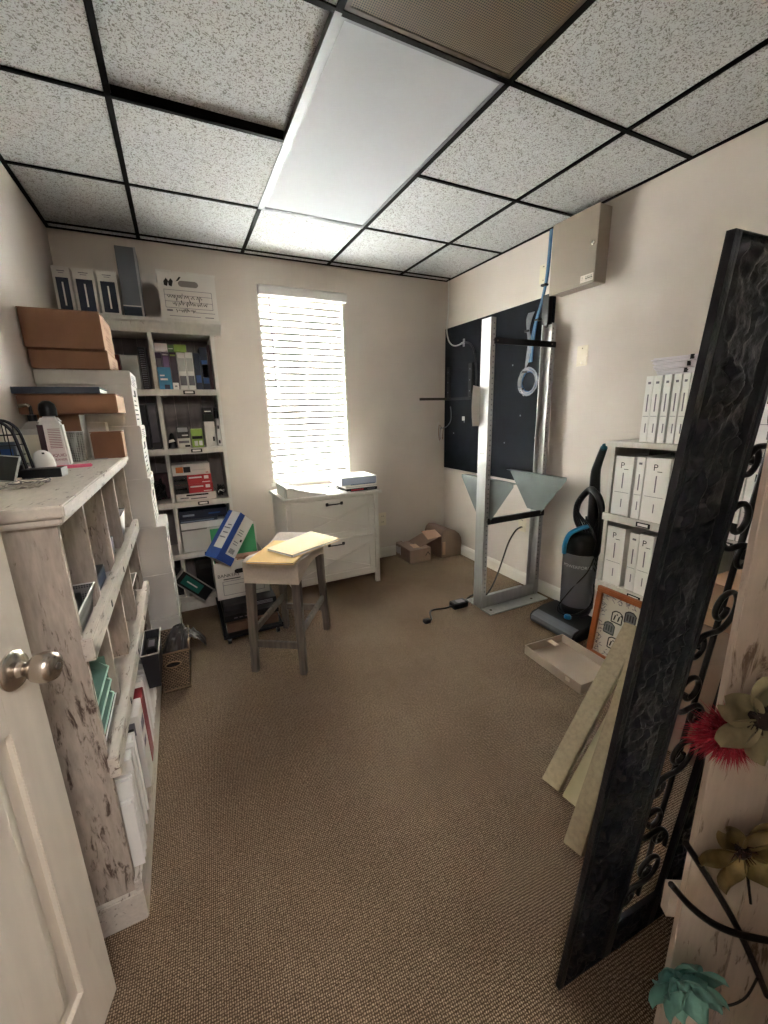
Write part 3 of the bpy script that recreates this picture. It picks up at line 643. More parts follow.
# bottom shelf
simple_box('dark_case', 'black equipment case on the bottom shelf', 'case', 0.06, 0.31, 1.66, 1.85, 0.102, 0.335, BLACKP, prnt=[('f', 0.1, 0.5, 0.7, 0.85, DARKP)])
simple_box('dark_case', 'charcoal folder box in the bottom shelf left bay', 'case', -0.22, -0.03, 1.66, 1.85, 0.102, 0.30, DARKP)
t = thing('software_package', 'teal and black packaged box leaning out of the bottom shelf', 'package', (0.036, 1.530, 0.205), (R(-12), R(47), R(6)), world=False)
MB().box(-0.125, 0.125, -0.022, 0.022, -0.050, 0.050).build('tray', CLEARP, t, bev=0.003)
MB().box(-0.118, 0.118, -0.0235, -0.0222, -0.042, 0.042).build('front_card', BLACKP, t)
MB().box(-0.09, 0.05, -0.0245, -0.0236, -0.030, 0.032).build('teal_print', TEALC, t)
MB().box(-0.06, 0.02, -0.0252, -0.0246, -0.004, 0.004).build('white_print', PAPER, t)

# ------------------------------------------------------------------ stack of white storage boxes, brown cartons
g = 'stacked white storage boxes'
pos = ['lowest of the tall stack, behind the wicker basket', 'second from the floor in the tall stack', 'third from the floor in the tall stack',
       'fourth from the floor in the tall stack', 'fifth from the floor in the tall stack', 'topmost of the tall stack, under the brown cartons']
xo = [-0.046, -0.046, -0.046, -0.084, -0.088, -0.096]
for k in range(6):
    z0 = 0.252*k; x1 = xo[k]; x0 = max(x1-0.385, -0.455); y0 = 1.0+0.006*(k % 2); y1 = y0+0.31
    bt = thing('storage_box', 'white storage box, '+pos[k], 'box', ((x0+x1)/2, (y0+y1)/2, z0), group=g)
    MB().box(x0+0.004, x1-0.004, y0+0.004, y1-0.004, z0, z0+0.245).build('body', BOXW, bt, bev=0.002)
    MB().box(x0, x1, y0, y1, z0+0.185, z0+0.2515).build('lid', BOXW, bt, bev=0.004)
    yy = (y0+y1)/2
    it = []
    for q in range(5):
        it.append(('bar', (x1, yy-0.02+0.02*rnd.uniform(-1, 1), z0+0.195+0.009*q), (0, 1, 0), (0, 0, 1), rnd.uniform(0.08, 0.22), 0.004))
    prints(bt, 'lid_print', it, INKG)
    it = [('bar', (x1-0.004, yy-0.05, z0+0.03+0.022*q), (0, 1, 0), (0, 0, 1), rnd.uniform(0.06, 0.2), 0.006) for q in range(6)]
    it += [('bar', (x1-0.004, yy, z0+0.155), (0, 1, 0), (0, 0, 1), 0.09, 0.028)]
    prints(bt, 'body_print', it, INK)
def carton(name, label, x0, x1, y0, y1, z0, z1, m, ms, group=None, cat='box'):
    t = thing(name, label, cat, ((x0+x1)/2, (y0+y1)/2, z0), group=group)
    MB().box(x0, x1, y0, y1, z0, z1-0.004).build('body', m, t, bev=0.003)
    MB().box(x0-0.001, x1+0.001, y0-0.001, (y0+y1)/2-0.001, z1-0.0035, z1).build('flap', m, t)
    MB().box(x0-0.001, x1+0.001, (y0+y1)/2+0.001, y1+0.001, z1-0.0035, z1).build('flap', m, t)
    MB().box(x1, x1+0.0015, y0+0.002, y1-0.002, z0+0.002, z1-0.005).build('end_panel', ms, t)
    return t
t = carton('brown_carton', 'smaller brown carton directly on the white box stack', -0.452, -0.170, 0.985, 1.34, 1.5125, 1.592, CARD, CARDL)
prints(t, 'end_print', [('bar', (-0.1685, 1.16, 1.525+0.012*q), (0, 1, 0), (0, 0, 1), 0.12-0.02*(q % 2), 0.004) for q in range(4)], mat('red brown ink', '#7a3f2e', 0.7))
t = carton('brown_carton', 'larger brown carton at the very top of the box stack', -0.455, -0.175, 0.965, 1.32, 1.5925, 1.748, CARD, CARDL)
prints(t, 'end_print', [('bar', (-0.1735, 1.14, 1.61+0.014*q), (0, 1, 0), (0, 0, 1), 0.16-0.03*(q % 3), 0.005) for q in range(5)], mat('red brown ink', '#7a3f2e', 0.7))
prints(t, 'end_print', [('text', 'THIS SIDE UP', 0.03, (-0.1735, 1.14, 1.70), (0, 1, 0), (0, 0, 1))], mat('red brown ink', '#7a3f2e', 0.7))

# ------------------------------------------------------------------ low cubby bookcase along the left wall
CF = -0.165
t = thing('cubby_bookcase', 'low distressed white cubby bookcase along the left wall', 'bookcase', (-0.31, 0.31, 0))
cy0, cy1, cx0 = -0.288, 0.925, -0.452
divs = [-0.02, 0.275, 0.56]
# end panels of upright planks
for y in (cy0, cy1-0.022):
    w_ = (CF-0.010-cx0)/3
    for k in range(3):
        MB().box(cx0+w_*k+0.0008, cx0+w_*(k+1)-0.0008, y+0.004*(1 if y < 0 else 0), y+0.022, 0.02, 1.10).build('side_plank', SHABBY, t, bev=0.001)
for k in range(12):
    a = cy0+0.022+(cy1-cy0-0.044)*k/12; c = cy0+0.022+(cy1-cy0-0.044)*(k+1)/12
    MB().box(cx0, cx0+0.012, a+0.0008, c-0.0008, 0.05, 1.10).build('back_plank', SHABBY, t)
MB().box(cx0, CF+0.012, cy0-0.02, cy1+0.022, 1.105, 1.130).build('top', SHABBY_H, t, bev=0.003)
MB().box(cx0, CF+0.004, cy0-0.012, cy1+0.012, 1.088, 1.105).build('top_moulding', SHABBY_H, t, bev=0.004)
tiers = [(0.795, 1.088), (0.478, 0.775), (0.115, 0.458)]
for z0, z1 in tiers:
    MB().box(cx0+0.012, CF-0.012, cy0+0.022, cy1-0.022, z0-0.018, z0).build('shelf', SHABBY_H, t)
    for y in divs: MB().box(cx0+0.012, CF-0.012, y-0.008, y+0.008, z0, z1).build('divider', SHABBY, t)
for z0 in (0.795, 0.478):
    MB().box(CF-0.012, CF+0.010, cy0-0.004, cy1+0.004, z0-0.024, z0+0.030).build('shelf_lip', SHABBY_H, t, bev=0.002)
    for y in divs: 
        MB().box(CF+0.010, CF+0.0112, y-0.006, y+0.006, z0-0.012, z0+0.006).build('bracket', BLACKM, t)
MB().box(CF-0.012, CF+0.006, cy0-0.006, cy1+0.004, 0.0, 0.130).build('plinth', SHABBY_H, t, bev=0.003)
MB().box(cx0, CF+0.006, cy0-0.012, cy0+0.004, 0.0, 0.095).build('side_plinth', SHABBY_H, t, bev=0.003)

def open_bin(name, label, cat, x0, x1, y0, y1, z0, z1, m, rim=None, taper=0.012, group=None, wall=0.003, rot=None, rimr=0.003):
    c = Vector(((x0+x1)/2, (y0+y1)/2, z0)); t = thing(name, label, cat, tuple(c), rot or (0, 0, 0), group, world=False)
    hx, hy, h = (x1-x0)/2, (y1-y0)/2, z1-z0; k = taper
    o = [(-hx+k, -hy+k), (hx-k, -hy+k), (hx-k, hy-k), (-hx+k, hy-k)]; p = [(-hx, -hy), (hx, -hy), (hx, hy), (-hx, hy)]
    i1 = [(a*(1-wall/hx), c_*(1-wall/hy)) for a, c_ in p]; i0 = [(a*(1-wall/hx), c_*(1-wall/hy)) for a, c_ in o]
    vs = [(a, c_, 0) for a, c_ in o]+[(a, c_, h) for a, c_ in p]+[(a, c_, h) for a, c_ in i1]+[(a, c_, wall) for a, c_ in i0]
    fs = [(3, 2, 1, 0)]+[(i, (i+1) % 4, 4+(i+1) % 4, 4+i) for i in range(4)]+[(4+i, 4+(i+1) % 4, 8+(i+1) % 4, 8+i) for i in range(4)]+[(8+i, 8+(i+1) % 4, 12+(i+1) % 4, 12+i) for i in range(4)]+[(12, 13, 14, 15)]
    MB().add(vs, fs).build('body', m, t)
    if rim: MB().tube([(a, c_, h) for a, c_ in p], rimr, 6, closed=True).build('rim', rim, t)
    return t
# first tier
open_bin('mesh_bin', 'grey wire mesh bin holding odds and ends in the nearest cubby', 'bin', -0.425, -0.182, -0.245, -0.040, 0.7965, 0.868, MESHG, CABWHITE)
simple_box('dark_packet', 'dark red packet inside the grey mesh bin', 'packet', -0.40, -0.21, -0.22, -0.15, 0.801, 0.845, mat('dark red', '#6b1f23', 0.5), rz=4)
simple_box('keypad', 'black keypad with pale keys inside the grey mesh bin', 'keypad', -0.40, -0.21, -0.14, -0.06, 0.801, 0.855, BLACKP, prnt=[('t', 0.1+0.2*i, 0.22+0.2*i, 0.1+0.28*j, 0.26+0.28*j, mat('pale key', '#a9a29c', 0.5)) for i in range(4) for j in range(3)])
tangle('wire_loop', 'loop of thin white wire rising from the mesh bin', 'wire', (-0.36, -0.12, 0.875), (0.05, 0.05, 0.07), CABWHITE, 0.0015, 14, 21, 2)
simple_box('white_tube', 'white tube packet leaning at the front of the mesh bin', 'packet', -0.215, -0.19, -0.235, -0.205, 0.801, 0.925, PAPER)
simple_box('navy_box', 'black and navy box in the second cubby of top tier', 'box', -0.40, -0.195, 0.03, 0.20, 0.796, 0.845, BLACKP, prnt=[('r', 0.1, 0.9, 0.3, 0.7, NAVY)])
tangle('cable_bundle', 'black cable heap on the box in second cubby', 'cable', (-0.33, 0.12, 0.8455), (0.06, 0.05, 0.06), BLACKP, 0.004, 26, 31, 4)
simple_box('dark_device', 'black and silver device in the third cubby of top tier', 'device', -0.40, -0.20, 0.36, 0.48, 0.796, 0.865, DARKP, prnt=[('r', 0.1, 0.9, 0.5, 0.9, INKG)])
simple_box('white_packet', 'white packet beside the device in third cubby', 'packet', -0.38, -0.20, 0.30, 0.352, 0.796, 0.835, PAPER)
open_bin('paper_tray', 'black edged white tray in the farthest cubby of top tier', 'tray', -0.42, -0.19, 0.62, 0.83, 0.796, 0.90, PAPER, BLACKM)
simple_box('dark_device', 'black device lying in the farthest tray of top tier', 'device', -0.39, -0.22, 0.66, 0.80, 0.800, 0.875, BLACKP)
# second tier
for k, z in enumerate((0.580, 0.622, 0.664)):
    tt = thing('letter_tray', 'clear teal letter tray, %s of three stacked in the nearest middle cubby' % ('lowest', 'middle', 'highest')[k], 'tray', (-0.31, -0.155, z-0.045), (0, 0, 0), 'clear teal letter trays', world=False)
    b = MB(); b.box(-0.12, 0.125, -0.10, 0.10, 0, 0.003).box(-0.12, 0.12, -0.10, -0.097, 0.003, 0.038).box(-0.12, 0.12, 0.097, 0.10, 0.003, 0.038).box(-0.12, -0.117, -0.097, 0.097, 0.003, 0.038)
    b.build('body', TEALCLEAR, tt)
    MB().tube([(0.125, -0.098, 0.004), (0.125, 0.098, 0.004)], 0.0022, 6).build('front_edge', mat('pale teal edge', '#b9dccd', 0.3), tt)
    MB().tube([(0.125, 0.098, 0.004), (0.09, 0.1, 0.040), (-0.12, 0.1, 0.040), (-0.12, -0.1, 0.04), (0.09, -0.1, 0.04), (0.125, -0.098, 0.004)], 0.0022, 6).build('rim_edge', mat('pale teal edge', '#b9dccd', 0.3), tt)
open_bin('mesh_bin', 'black mesh bin with yellow packets in the nearest middle cubby', 'bin', -0.43, -0.182, -0.258, -0.05, 0.480, 0.530, m_holes('black wire mesh', '#3a3a3a', '#0c0c0c', 170), CABWHITE)
for k in range(3):
    simple_box('yellow_packet', 'yellow green packet, %s of three in the black mesh bin' % ('nearest', 'middle', 'farthest')[k], 'packet', -0.30, -0.20, -0.235+0.036*k, -0.203+0.036*k, 0.484, 0.522, mat('yellow card', '#c9b23a', 0.5), 'yellow packets', prnt=[('t', 0.1, 0.6, 0.2, 0.8, GREENC), ('r', 0.1, 0.9, 0.3, 0.7, ORANGE)])
simple_box('black_packet', 'black packet beside yellow packets in the mesh bin', 'packet', -0.30, -0.20, -0.122, -0.070, 0.484, 0.524, BLACKP, prnt=[('t', 0.1, 0.9, 0.3, 0.5, REDC)])
tangle('cable_bundle', 'grey charger cables in the second middle cubby', 'cable', (-0.30, 0.06, 0.480), (0.07, 0.05, 0.13), CABGREY, 0.003, 34, 41, 5)
t = thing('paper_tag', 'peach paper tag propped in the second middle cubby', 'tag', (-0.225, 0.13, 0.480), (0, R(-18), R(28)), world=False)
MB().box(-0.001, 0.001, -0.040, 0.040, 0, 0.11).build('card', mat('peach card', '#e3bd9f', 0.7), t)
prints(t, 'print', [('bar', (0.001, 0, 0.03+0.016*q), (0, 1, 0), (0, 0, 1), 0.05, 0.003) for q in range(4)], mat('red brown ink', '#7a3f2e', 0.7))
tangle('cable_bundle', 'black and clear adapters heaped in the third middle cubby', 'cable', (-0.28, 0.415, 0.497), (0.06, 0.06, 0.08), BLACKP, 0.005, 30, 43, 5)
tangle('white_cable', 'white cable on the heap in the third middle cubby', 'cable', (-0.25, 0.41, 0.53), (0.06, 0.06, 0.09), CABWHITE, 0.0022, 22, 44, 3)
open_bin('acrylic_bin', 'clear bin of small parts in the farthest middle cubby', 'bin', -0.42, -0.19, 0.62, 0.84, 0.480, 0.585, CLEARP, CABWHITE)
simple_box('maroon_packet', 'maroon packet in the farthest clear bin', 'packet', -0.38, -0.22, 0.66, 0.78, 0.484, 0.560, mat('burgundy', '#4a2630', 0.6))
# bottom tier: books, papers and cartons standing along the front
gbt = 'papers filed in the bottom tier'
zb = 0.1315
for k, (y0, y1, h, m_, lb, nm, ct) in enumerate((
    (-0.255, -0.235, 0.20, PAPER, 'short white folder nearest the end panel in bottom tier', 'folder', 'folder'),
    (-0.230, -0.212, 0.25, PAPER, 'white folder second from the end panel in bottom tier', 'folder', 'folder'),
    (-0.208, -0.186, 0.24, BOXW, 'off white folder third from the end panel in bottom tier', 'folder', 'folder'),
    (-0.180, -0.130, 0.27, BOXW, 'thick white binder in the nearest bottom cubby', 'binder', 'binder'),
    (-0.124, -0.080, 0.28, PAPER, 'white binder with black edge in the nearest bottom cubby', 'binder', 'binder'))):
    book(lb, -0.42, -0.151, y0, y1, zb, zb+h, m_, gbt, axis='x', name=nm, cat=ct)
simple_box('black_album', 'thin black album between white binder and divider', 'album', -0.42, -0.155, -0.074, -0.052, zb, zb+0.27, BLACKP)
simple_box('white_carton', 'white printed carton in the second bottom cubby', 'box', -0.40, -0.149, 0.005, 0.10, zb, zb+0.27, BOXW, prnt=[('f', 0.5, 0.95, 0.75, 0.92, INKG), ('r', 0.2, 0.8, 0.7, 0.85, INKG), ('r', 0.2, 0.6, 0.5, 0.6, INKG)])
simple_box('red_box', 'dark red box beside the white carton in bottom tier', 'box', -0.40, -0.150, 0.115, 0.185, zb, zb+0.255, mat('deep red card', '#8e1c24', 0.45))
book('white folder right after the red box in bottom tier', -0.42, -0.151, 0.196, 0.22, zb, zb+0.27, PAPER, gbt, axis='x', name='folder', cat='folder')
book('grey folder before the divider in bottom tier', -0.42, -0.151, 0.226, 0.255, zb, zb+0.255, BOXW, gbt, axis='x', name='folder', cat='folder')
for k in range(5):
    book('white folder in the third bottom cubby, %s from the near divider' % ('first', 'second', 'third', 'fourth', 'fifth')[k], -0.42, -0.153, 0.292+0.05*k, 0.328+0.05*k, zb, zb+0.24+0.015*((k*7) % 3), (PAPER, CARDL, BOXW, PAPER, CARD)[k] if k not in (1, 4) else BOXW, gbt, axis='x', name='folder', cat='folder')
open_bin('dark_bin', 'black plastic bin with a pale rim hung on the bookcase front', 'bin', -0.150, -0.092, 0.24, 0.44, 0.330, 0.470, DARKP, mat('pale rim', '#b5aea6', 0.5), taper=0.010)
simple_box('dark_packet', 'black packet standing in the pale rimmed bin', 'packet', -0.138, -0.104, 0.31, 0.40, 0.336, 0.455, BLACKP, prnt=[('t', 0.2, 0.8, 0.2, 0.8, INKG)])

# ------------------------------------------------------------------ things on the low bookcase
TZ = 1.1305
# wire organiser
t = thing('wire_organizer', 'black wire desk organizer with arched back on the low bookcase', 'organizer', (-0.40, 0.30, TZ))
for y in (0.275, 0.335):
    P = [(-0.452, y, TZ+0.005), (-0.452, y, TZ+0.115), (-0.445, y, TZ+0.145), (-0.425, y, TZ+0.166), (-0.395, y, TZ+0.166), (-0.372, y, TZ+0.145), (-0.362, y, TZ+0.11), (-0.350, y, TZ+0.005)]
    MB().tube(smoothpts(P, 3), 0.0045, 8).build('arch', BLACKM, t, smooth=60)
    for z in (0.035, 0.065, 0.095, 0.125): MB().cyl((-0.45, y, TZ+z), (-0.362, y, TZ+z), 0.0016, 6).build('wire', BLACKM, t)
    for x in (-0.43, -0.405, -0.38): MB().cyl((x, y, TZ+0.004), (x, y, TZ+0.16), 0.0016, 6).build('wire', BLACKM, t)
MB().box(-0.452, -0.348, 0.27, 0.34, TZ, TZ+0.004).build('base', BLACKM, t)
MB().box(-0.45, -0.36, 0.268, 0.272, TZ+0.003, TZ+0.035).build('front_band', BLACKM, t)
simple_box('blue_packet', 'blue and grey packets filed in the wire organizer', 'packet', -0.440, -0.372, 0.290, 0.322, TZ+0.0045, TZ+0.105, SLATE, prnt=[('f', 0.1, 0.9, 0.5, 0.8, BLUE), ('f', 0.1, 0.9, 0.1, 0.3, INKG)])
t = thing('tablet', 'silver edged tablet leaning in front of the wire organizer', 'tablet', (-0.400, 0.185, TZ+0.002), (R(-24), R(8), R(-14)), world=False)
MB().box(-0.05, 0.045, -0.003, 0.003, 0, 0.078).build('body', SILVER, t, bev=0.002)
MB().box(-0.046, 0.041, -0.0036, -0.0028, 0.004, 0.074).build('screen', BLACKP, t)
t = thing('computer_mouse', 'white rounded computer mouse tilted up on the black box', 'mouse', (-0.318, 0.325, TZ+0.036), (R(52), 0, R(22)), world=False)
b = MB().lathe([(0.0, -0.045), (0.014, -0.043), (0.023, -0.034), (0.027, -0.012), (0.027, 0.012), (0.023, 0.032), (0.013, 0.043), (0.0, 0.045)], (0, 0, 0), (0, 1, 0), 20)
b.v = [(x, y, z*0.55) for x, y, z in b.v]
b.build('shell', mat('white gloss plastic', '#e6e4df', 0.25, var=0), t, smooth=60)
MB().cyl((-0.002, 0.025, 0.0145), (0.004, 0.025, 0.0145), 0.003, 8).build('wheel', DARKP, t)
simple_box('black_box', 'flat black box at the front of the low bookcase top', 'box', -0.352, -0.255, 0.215, 0.275, TZ, TZ+0.026, BLACKP, rz=-4, prnt=[('r', 0.0, 1.0, 0.0, 1.0, mat('grey end', '#8f8a86', 0.5))])
t = thing('pink_ruler', 'pink plastic strip lying behind the flat black box', 'ruler', (-0.295, 0.470, TZ), (0, 0, R(12)), world=False)
MB().box(-0.095, 0.075, -0.012, 0.012, 0, 0.011).build('body', PINK, t, bev=0.003)
t = thing('crumpled_wrapper', 'crumpled clear wrapper and wire near the bookcase top corner', 'wrapper', (-0.31, 0.02, TZ))
b = MB().grid(lambda u, v: Vector((-0.39+0.13*u, -0.02+0.12*v, TZ+0.001+0.012*abs(noise.noise((u*6, v*6, 3.3))))), 16, 16); b.build('film', m_clear('clear film', '#cfc8c0', 0.5, 0.2), t)
tangle('wire', None, None, (-0.29, 0.06, TZ+0.001), (0.05, 0.05, 0.012), INKG, 0.0012, 12, 51, 1, parent=t)
t = thing('corner_tray', 'white tray rim at the near end of the low bookcase', 'tray', (-0.41, -0.08, TZ))
b = MB(); b.box(-0.450, -0.372, -0.25, 0.10, TZ, TZ+0.006).box(-0.450, -0.446, -0.25, 0.10, TZ+0.006, TZ+0.028).box(-0.376, -0.372, -0.25, 0.10, TZ+0.006, TZ+0.028).box(-0.446, -0.376, 0.096, 0.10, TZ+0.006, TZ+0.028)
b.build('body', BOXW, t, bev=0.001)
# bottles
t = thing('pump_bottle', 'clear pump bottle with a black pump on the low bookcase', 'bottle', (-0.405, 0.66, TZ))
MB().frustum(-0.450, -0.362, 0.628, 0.692, TZ, -0.448, -0.364, 0.63, 0.69, TZ+0.135).frustum(-0.448, -0.364, 0.63, 0.69, TZ+0.135, -0.419, -0.393, 0.648, 0.672, TZ+0.165).build('body', CLEARP, t, bev=0.005)
MB().box(-0.442, -0.370, 0.6265, 0.628, TZ+0.016, TZ+0.115).build('label_sheet', mat('cream label', '#cfc9b4', 0.6), t)
pb = MB().lathe([(0.0, 0), (0.014, 0), (0.014, 0.022), (0.006, 0.024), (0.005, 0.055), (0, 0.055)], (-0.406, 0.66, TZ+0.163)).build('pump', BLACKP, t, smooth=40)
MB().tube([(-0.406, 0.66, TZ+0.216), (-0.414, 0.66, TZ+0.222), (-0.440, 0.658, TZ+0.218)], 0.006, 8).build('nozzle', CHROME, pb)
t = thing('spray_bottle', 'white labelled bottle with a black cap on the low bookcase', 'bottle', (-0.335, 0.585, TZ))
MB().frustum(-0.374, -0.298, 0.562, 0.606, TZ, -0.376, -0.304, 0.562, 0.606, TZ+0.155).frustum(-0.376, -0.304, 0.562, 0.606, TZ+0.155, -0.362, -0.318, 0.570, 0.598, TZ+0.180).build('body', PAPER, t, bev=0.006)
MB().lathe([(0.0, 0), (0.026, 0), (0.027, 0.025), (0.023, 0.042), (0.012, 0.053), (0.0, 0.055)], (-0.340, 0.585, TZ+0.1795)).build('cap', BLACKP, t, smooth=50)
MB().box(-0.376, -0.358, 0.5605, 0.562, TZ+0.004, TZ+0.150).build('dark_stripe', mat('maroon stripe', '#43262c', 0.5), t)
prints(t, 'print', [('bar', (-0.330, 0.5612, TZ+0.068+0.006*q), (1, 0, 0), (0, 0, 1), 0.036, 0.002) for q in range(12)]+[('text', 'LIQUID', 0.015, (-0.330, 0.5610, TZ+0.040), (1, 0, 0), (0, 0, 1)), ('text', 'CLEANER', 0.011, (-0.330, 0.5610, TZ+0.024), (1, 0, 0), (0, 0, 1))], mat('red ink', '#93404a', 0.6))
t = thing('pen_cup', 'silver mesh pen cup between bottle and small brown carton', 'cup', (-0.305, 0.74, TZ))
b = MB().lathe([(0.027, 0.0), (0.033, 0.118), (0.0315, 0.118), (0.026, 0.003)], (-0.306, 0.74, TZ), n=20)
b.build('body', MESHS, t, smooth=40)
MB().tube(arc((-0.306, 0.74, TZ+0.118), 0.0328, 0, 360, 20, (1, 0, 0), (0, 1, 0))[:-1], 0.0018, 6, closed=True).build('rim', SILVER, t)
carton('small_carton', 'small brown carton at the far front corner of the low bookcase', -0.262, -0.150, 0.80, 0.90, TZ, TZ+0.112, CARD, CARDL)
t = thing('clear_ruler', 'clear plastic ruler lying before the small brown carton', 'ruler', (-0.27, 0.775, TZ), (0, 0, R(4)), world=False)
MB().box(-0.05, 0.06, -0.008, 0.008, 0, 0.004).build('body', CLEARP, t, bev=0.001)
simple_box('white_carton', 'white flat carton behind pen cup on the low bookcase', 'box', -0.445, -0.215, 0.905, 0.985, TZ, TZ+0.150, BOXW)
carton('small_carton', 'brown carton squeezed against the left wall behind bottles', -0.450, -0.285, 0.785, 0.90, TZ, TZ+0.188, CARD, BOXW)
t = carton('long_carton', 'long flat brown carton laid across the boxes under a slate binder', -0.452, -0.137, 0.70, 0.985, 1.3190, 1.3935, CARD, CARDL)
t = thing('slate_binder', 'slate blue binder lying on the long flat brown carton', 'binder', (-0.31, 0.80, 1.3940))
b = MB(); b.box(-0.457, -0.185, 0.685, 0.93, 1.3940, 1.3975).box(-0.457, -0.185, 0.685, 0.93, 1.4145, 1.4185).box(-0.457, -0.185, 0.685, 0.688, 1.3975, 1.4145)
b.build('cover', SLATE, t)
MB().box(-0.454, -0.19, 0.692, 0.925, 1.3980, 1.4140).build('pages', PAPER, t)

# ------------------------------------------------------------------ wicker basket with plastic bag
t = thing('wicker_basket', 'small wicker basket on the carpet at the end of the low bookcase', 'basket', (-0.086, 0.79, 0), world=False)
def ringpts(hx, hy, z): return [(-hx, -hy, z), (hx, -hy, z), (hx, hy, z), (-hx, hy, z)]
b = MB(); a0, a1 = ringpts(0.055, 0.085, 0.0), ringpts(0.075, 0.125, 0.225); i1, i0 = ringpts(0.069, 0.119, 0.225), ringpts(0.05, 0.08, 0.012)
fs = [(3, 2, 1, 0)]+[(i, (i+1) % 4, 4+(i+1) % 4, 4+i) for i in range(4)]+[(4+i, 4+(i+1) % 4, 8+(i+1) % 4, 8+i) for i in range(4)]+[(8+i, 8+(i+1) % 4, 12+(i+1) % 4, 12+i) for i in range(4)]+[(12, 13, 14, 15)]
b.add(a0+a1+i1+i0, fs).build('body', WICKER, t)
MB().tube(ringpts(0.074, 0.124, 0.225), 0.006, 8, closed=True).build('rim', mat('wicker rim', '#8a745a', 0.7), t, smooth=60)
MB().tube(ringpts(0.058, 0.09, 0.012), 0.005, 8, closed=True).build('base_rim', mat('wicker rim', '#8a745a', 0.7), t, smooth=60)
b = MB().prism([(0.03*math.cos(a), 0.011*math.sin(a)) for a in [i*math.pi/8 for i in range(16)]], (0.0, -0.1225, 0.165), (1, 0, 0), (0, 0.13, 1), (0, -0.001, 0))
b.build('handle_hole', mat('basket hole', '#1b1511', 0.9), t)
MB().tube([(0.033*math.cos(R(a)), -0.1225-0.002, 0.165+0.014*math.sin(R(a))) for a in range(0, 360, 24)], 0.003, 6, closed=True).build('handle_rim', mat('wicker rim', '#8a745a', 0.7), t)
tb = thing('plastic_bag', 'crumpled grey plastic bag spilling out of the wicker basket', 'bag', (-0.075, 0.80, 0.03), world=False)
def bagf(u, v):
    th = 2*math.pi*u; ph = math.pi*(v-0.5)
    rx, ry, rz = 0.064, 0.100, 0.135
    n_ = 1+0.20*noise.noise((math.cos(th)*2.5, math.sin(th)*2.5, v*5))+0.12*noise.noise((math.cos(th)*7, math.sin(th)*7, v*14))
    k = 0.0 if v < 0.55 else (v-0.55)
    return Vector((rx*math.cos(ph)*math.cos(th)*min(n_, 1.02 if v < 0.75 else 1.5)+0.10*k, ry*math.cos(ph)*math.sin(th)*min(n_, 1.0 if v < 0.75 else 1.4), 0.11+rz*math.sin(ph)*n_+0.02*k))
MB().grid(bagf, 40, 24).build('bag', BAG, tb, smooth=70)
b = MB().grid(lambda u, v: Vector((0.055+0.085*u, -0.02+0.10*v+0.02*u, 0.200-0.085*u*u+0.018*noise.noise((u*6, v*7, 2)))), 12, 12); b.build('hanging_corner', BAG, tb, smooth=70)

# ------------------------------------------------------------------ rolling cart with open box
t = thing('rolling_cart', 'low black rolling cart loaded with boxes beside the stool', 'cart', (0.32, 1.28, 0))
MB().box(0.160, 0.500, 0.995, 1.585, 0.045, 0.062).build('deck', BLACKM, t, bev=0.003)
for x, y in ((0.19, 1.03), (0.47, 1.03), (0.19, 1.55), (0.47, 1.55)):
    c = MB().cyl((x-0.009, y, 0.021), (x+0.009, y, 0.021), 0.021, 16).build('caster', BLACKP, t)
    MB().box(x-0.012, x+0.012, y-0.01, y+0.01, 0.03, 0.046).build('fork', SILVER, c)
for x in (0.165, 0.495): MB().tube([(x, 1.0, 0.066), (x, 1.58, 0.066)], 0.006, 8).build('side_rail', BLACKM, t)
for x in (0.508,): MB().tube([(x, 1.590, 0.05), (x, 1.590, 0.26), (x, 1.580, 0.28)], 0.008, 8).build('handle_post', BLACKM, t)
simple_box('brown_carton', 'flat dark brown carton at the bottom of the rolling cart', 'box', 0.185, 0.480, 1.035, 1.50, 0.0625, 0.118, mat('dark brown cardboard', '#5f4636', 0.8), bev=0.002)
t = thing('network_switch', 'black rack equipment with pale markings, lower unit on the cart', 'equipment', (0.33, 1.30, 0.1185))
MB().box(0.178, 0.49, 1.06, 1.54, 0.1185, 0.158).build('chassis', BLACKP, t, bev=0.002)
prints(t, 'print', [('bar', (0.24+0.03*q, 1.06, 0.138), (1, 0, 0), (0, 0, 1), 0.02, 0.006) for q in range(3)], INKG)
t = thing('network_switch', 'black rack equipment with slotted front, upper unit under the open box', 'equipment', (0.33, 1.33, 0.1585))
MB().box(0.185, 0.492, 1.12, 1.56, 0.1585, 0.194).build('chassis', DARKP, t, bev=0.002)
for q in range(3): MB().box(0.32, 0.47, 1.1185, 1.12, 0.166+0.008*q, 0.170+0.008*q).build('vent_slot', mat('grey print', '#98979c', 0.6), t)
# open storage box
OX0, OX1, OY0, OY1, OZ0, OZ1 = 0.162, 0.475, 1.225, 1.57, 0.1945, 0.432
t = thing('open_storage_box', 'open white storage box with printed form on the rolling cart', 'box', ((OX0+OX1)/2, 1.4, OZ0))
MB().box(OX0, OX1, OY0, OY1, OZ0, OZ0+0.004).build('bottom', BOXW, t)
MB().box(OX0, OX1, OY0, OY0+0.004, OZ0+0.004, OZ1).build('front_wall', BOXW, t)
MB().box(OX0, OX1, OY1-0.004, OY1, OZ0+0.004, OZ1+0.145).build('back_wall', BOXW, t)
MB().box(OX0, OX0+0.004, OY0+0.004, OY1-0.004, OZ0+0.004, OZ1).build('side_wall', BOXW, t)
MB().box(OX1-0.004, OX1, OY0+0.004, OY1-0.004, OZ0+0.004, OZ1).build('side_wall', BOXW, t)
P0 = Vector(((OX0+OX1)/2, OY0, (OZ0+OZ1)/2)); Px = lambda a, c: P0+Vector((a*0.31, 0, c*0.235))
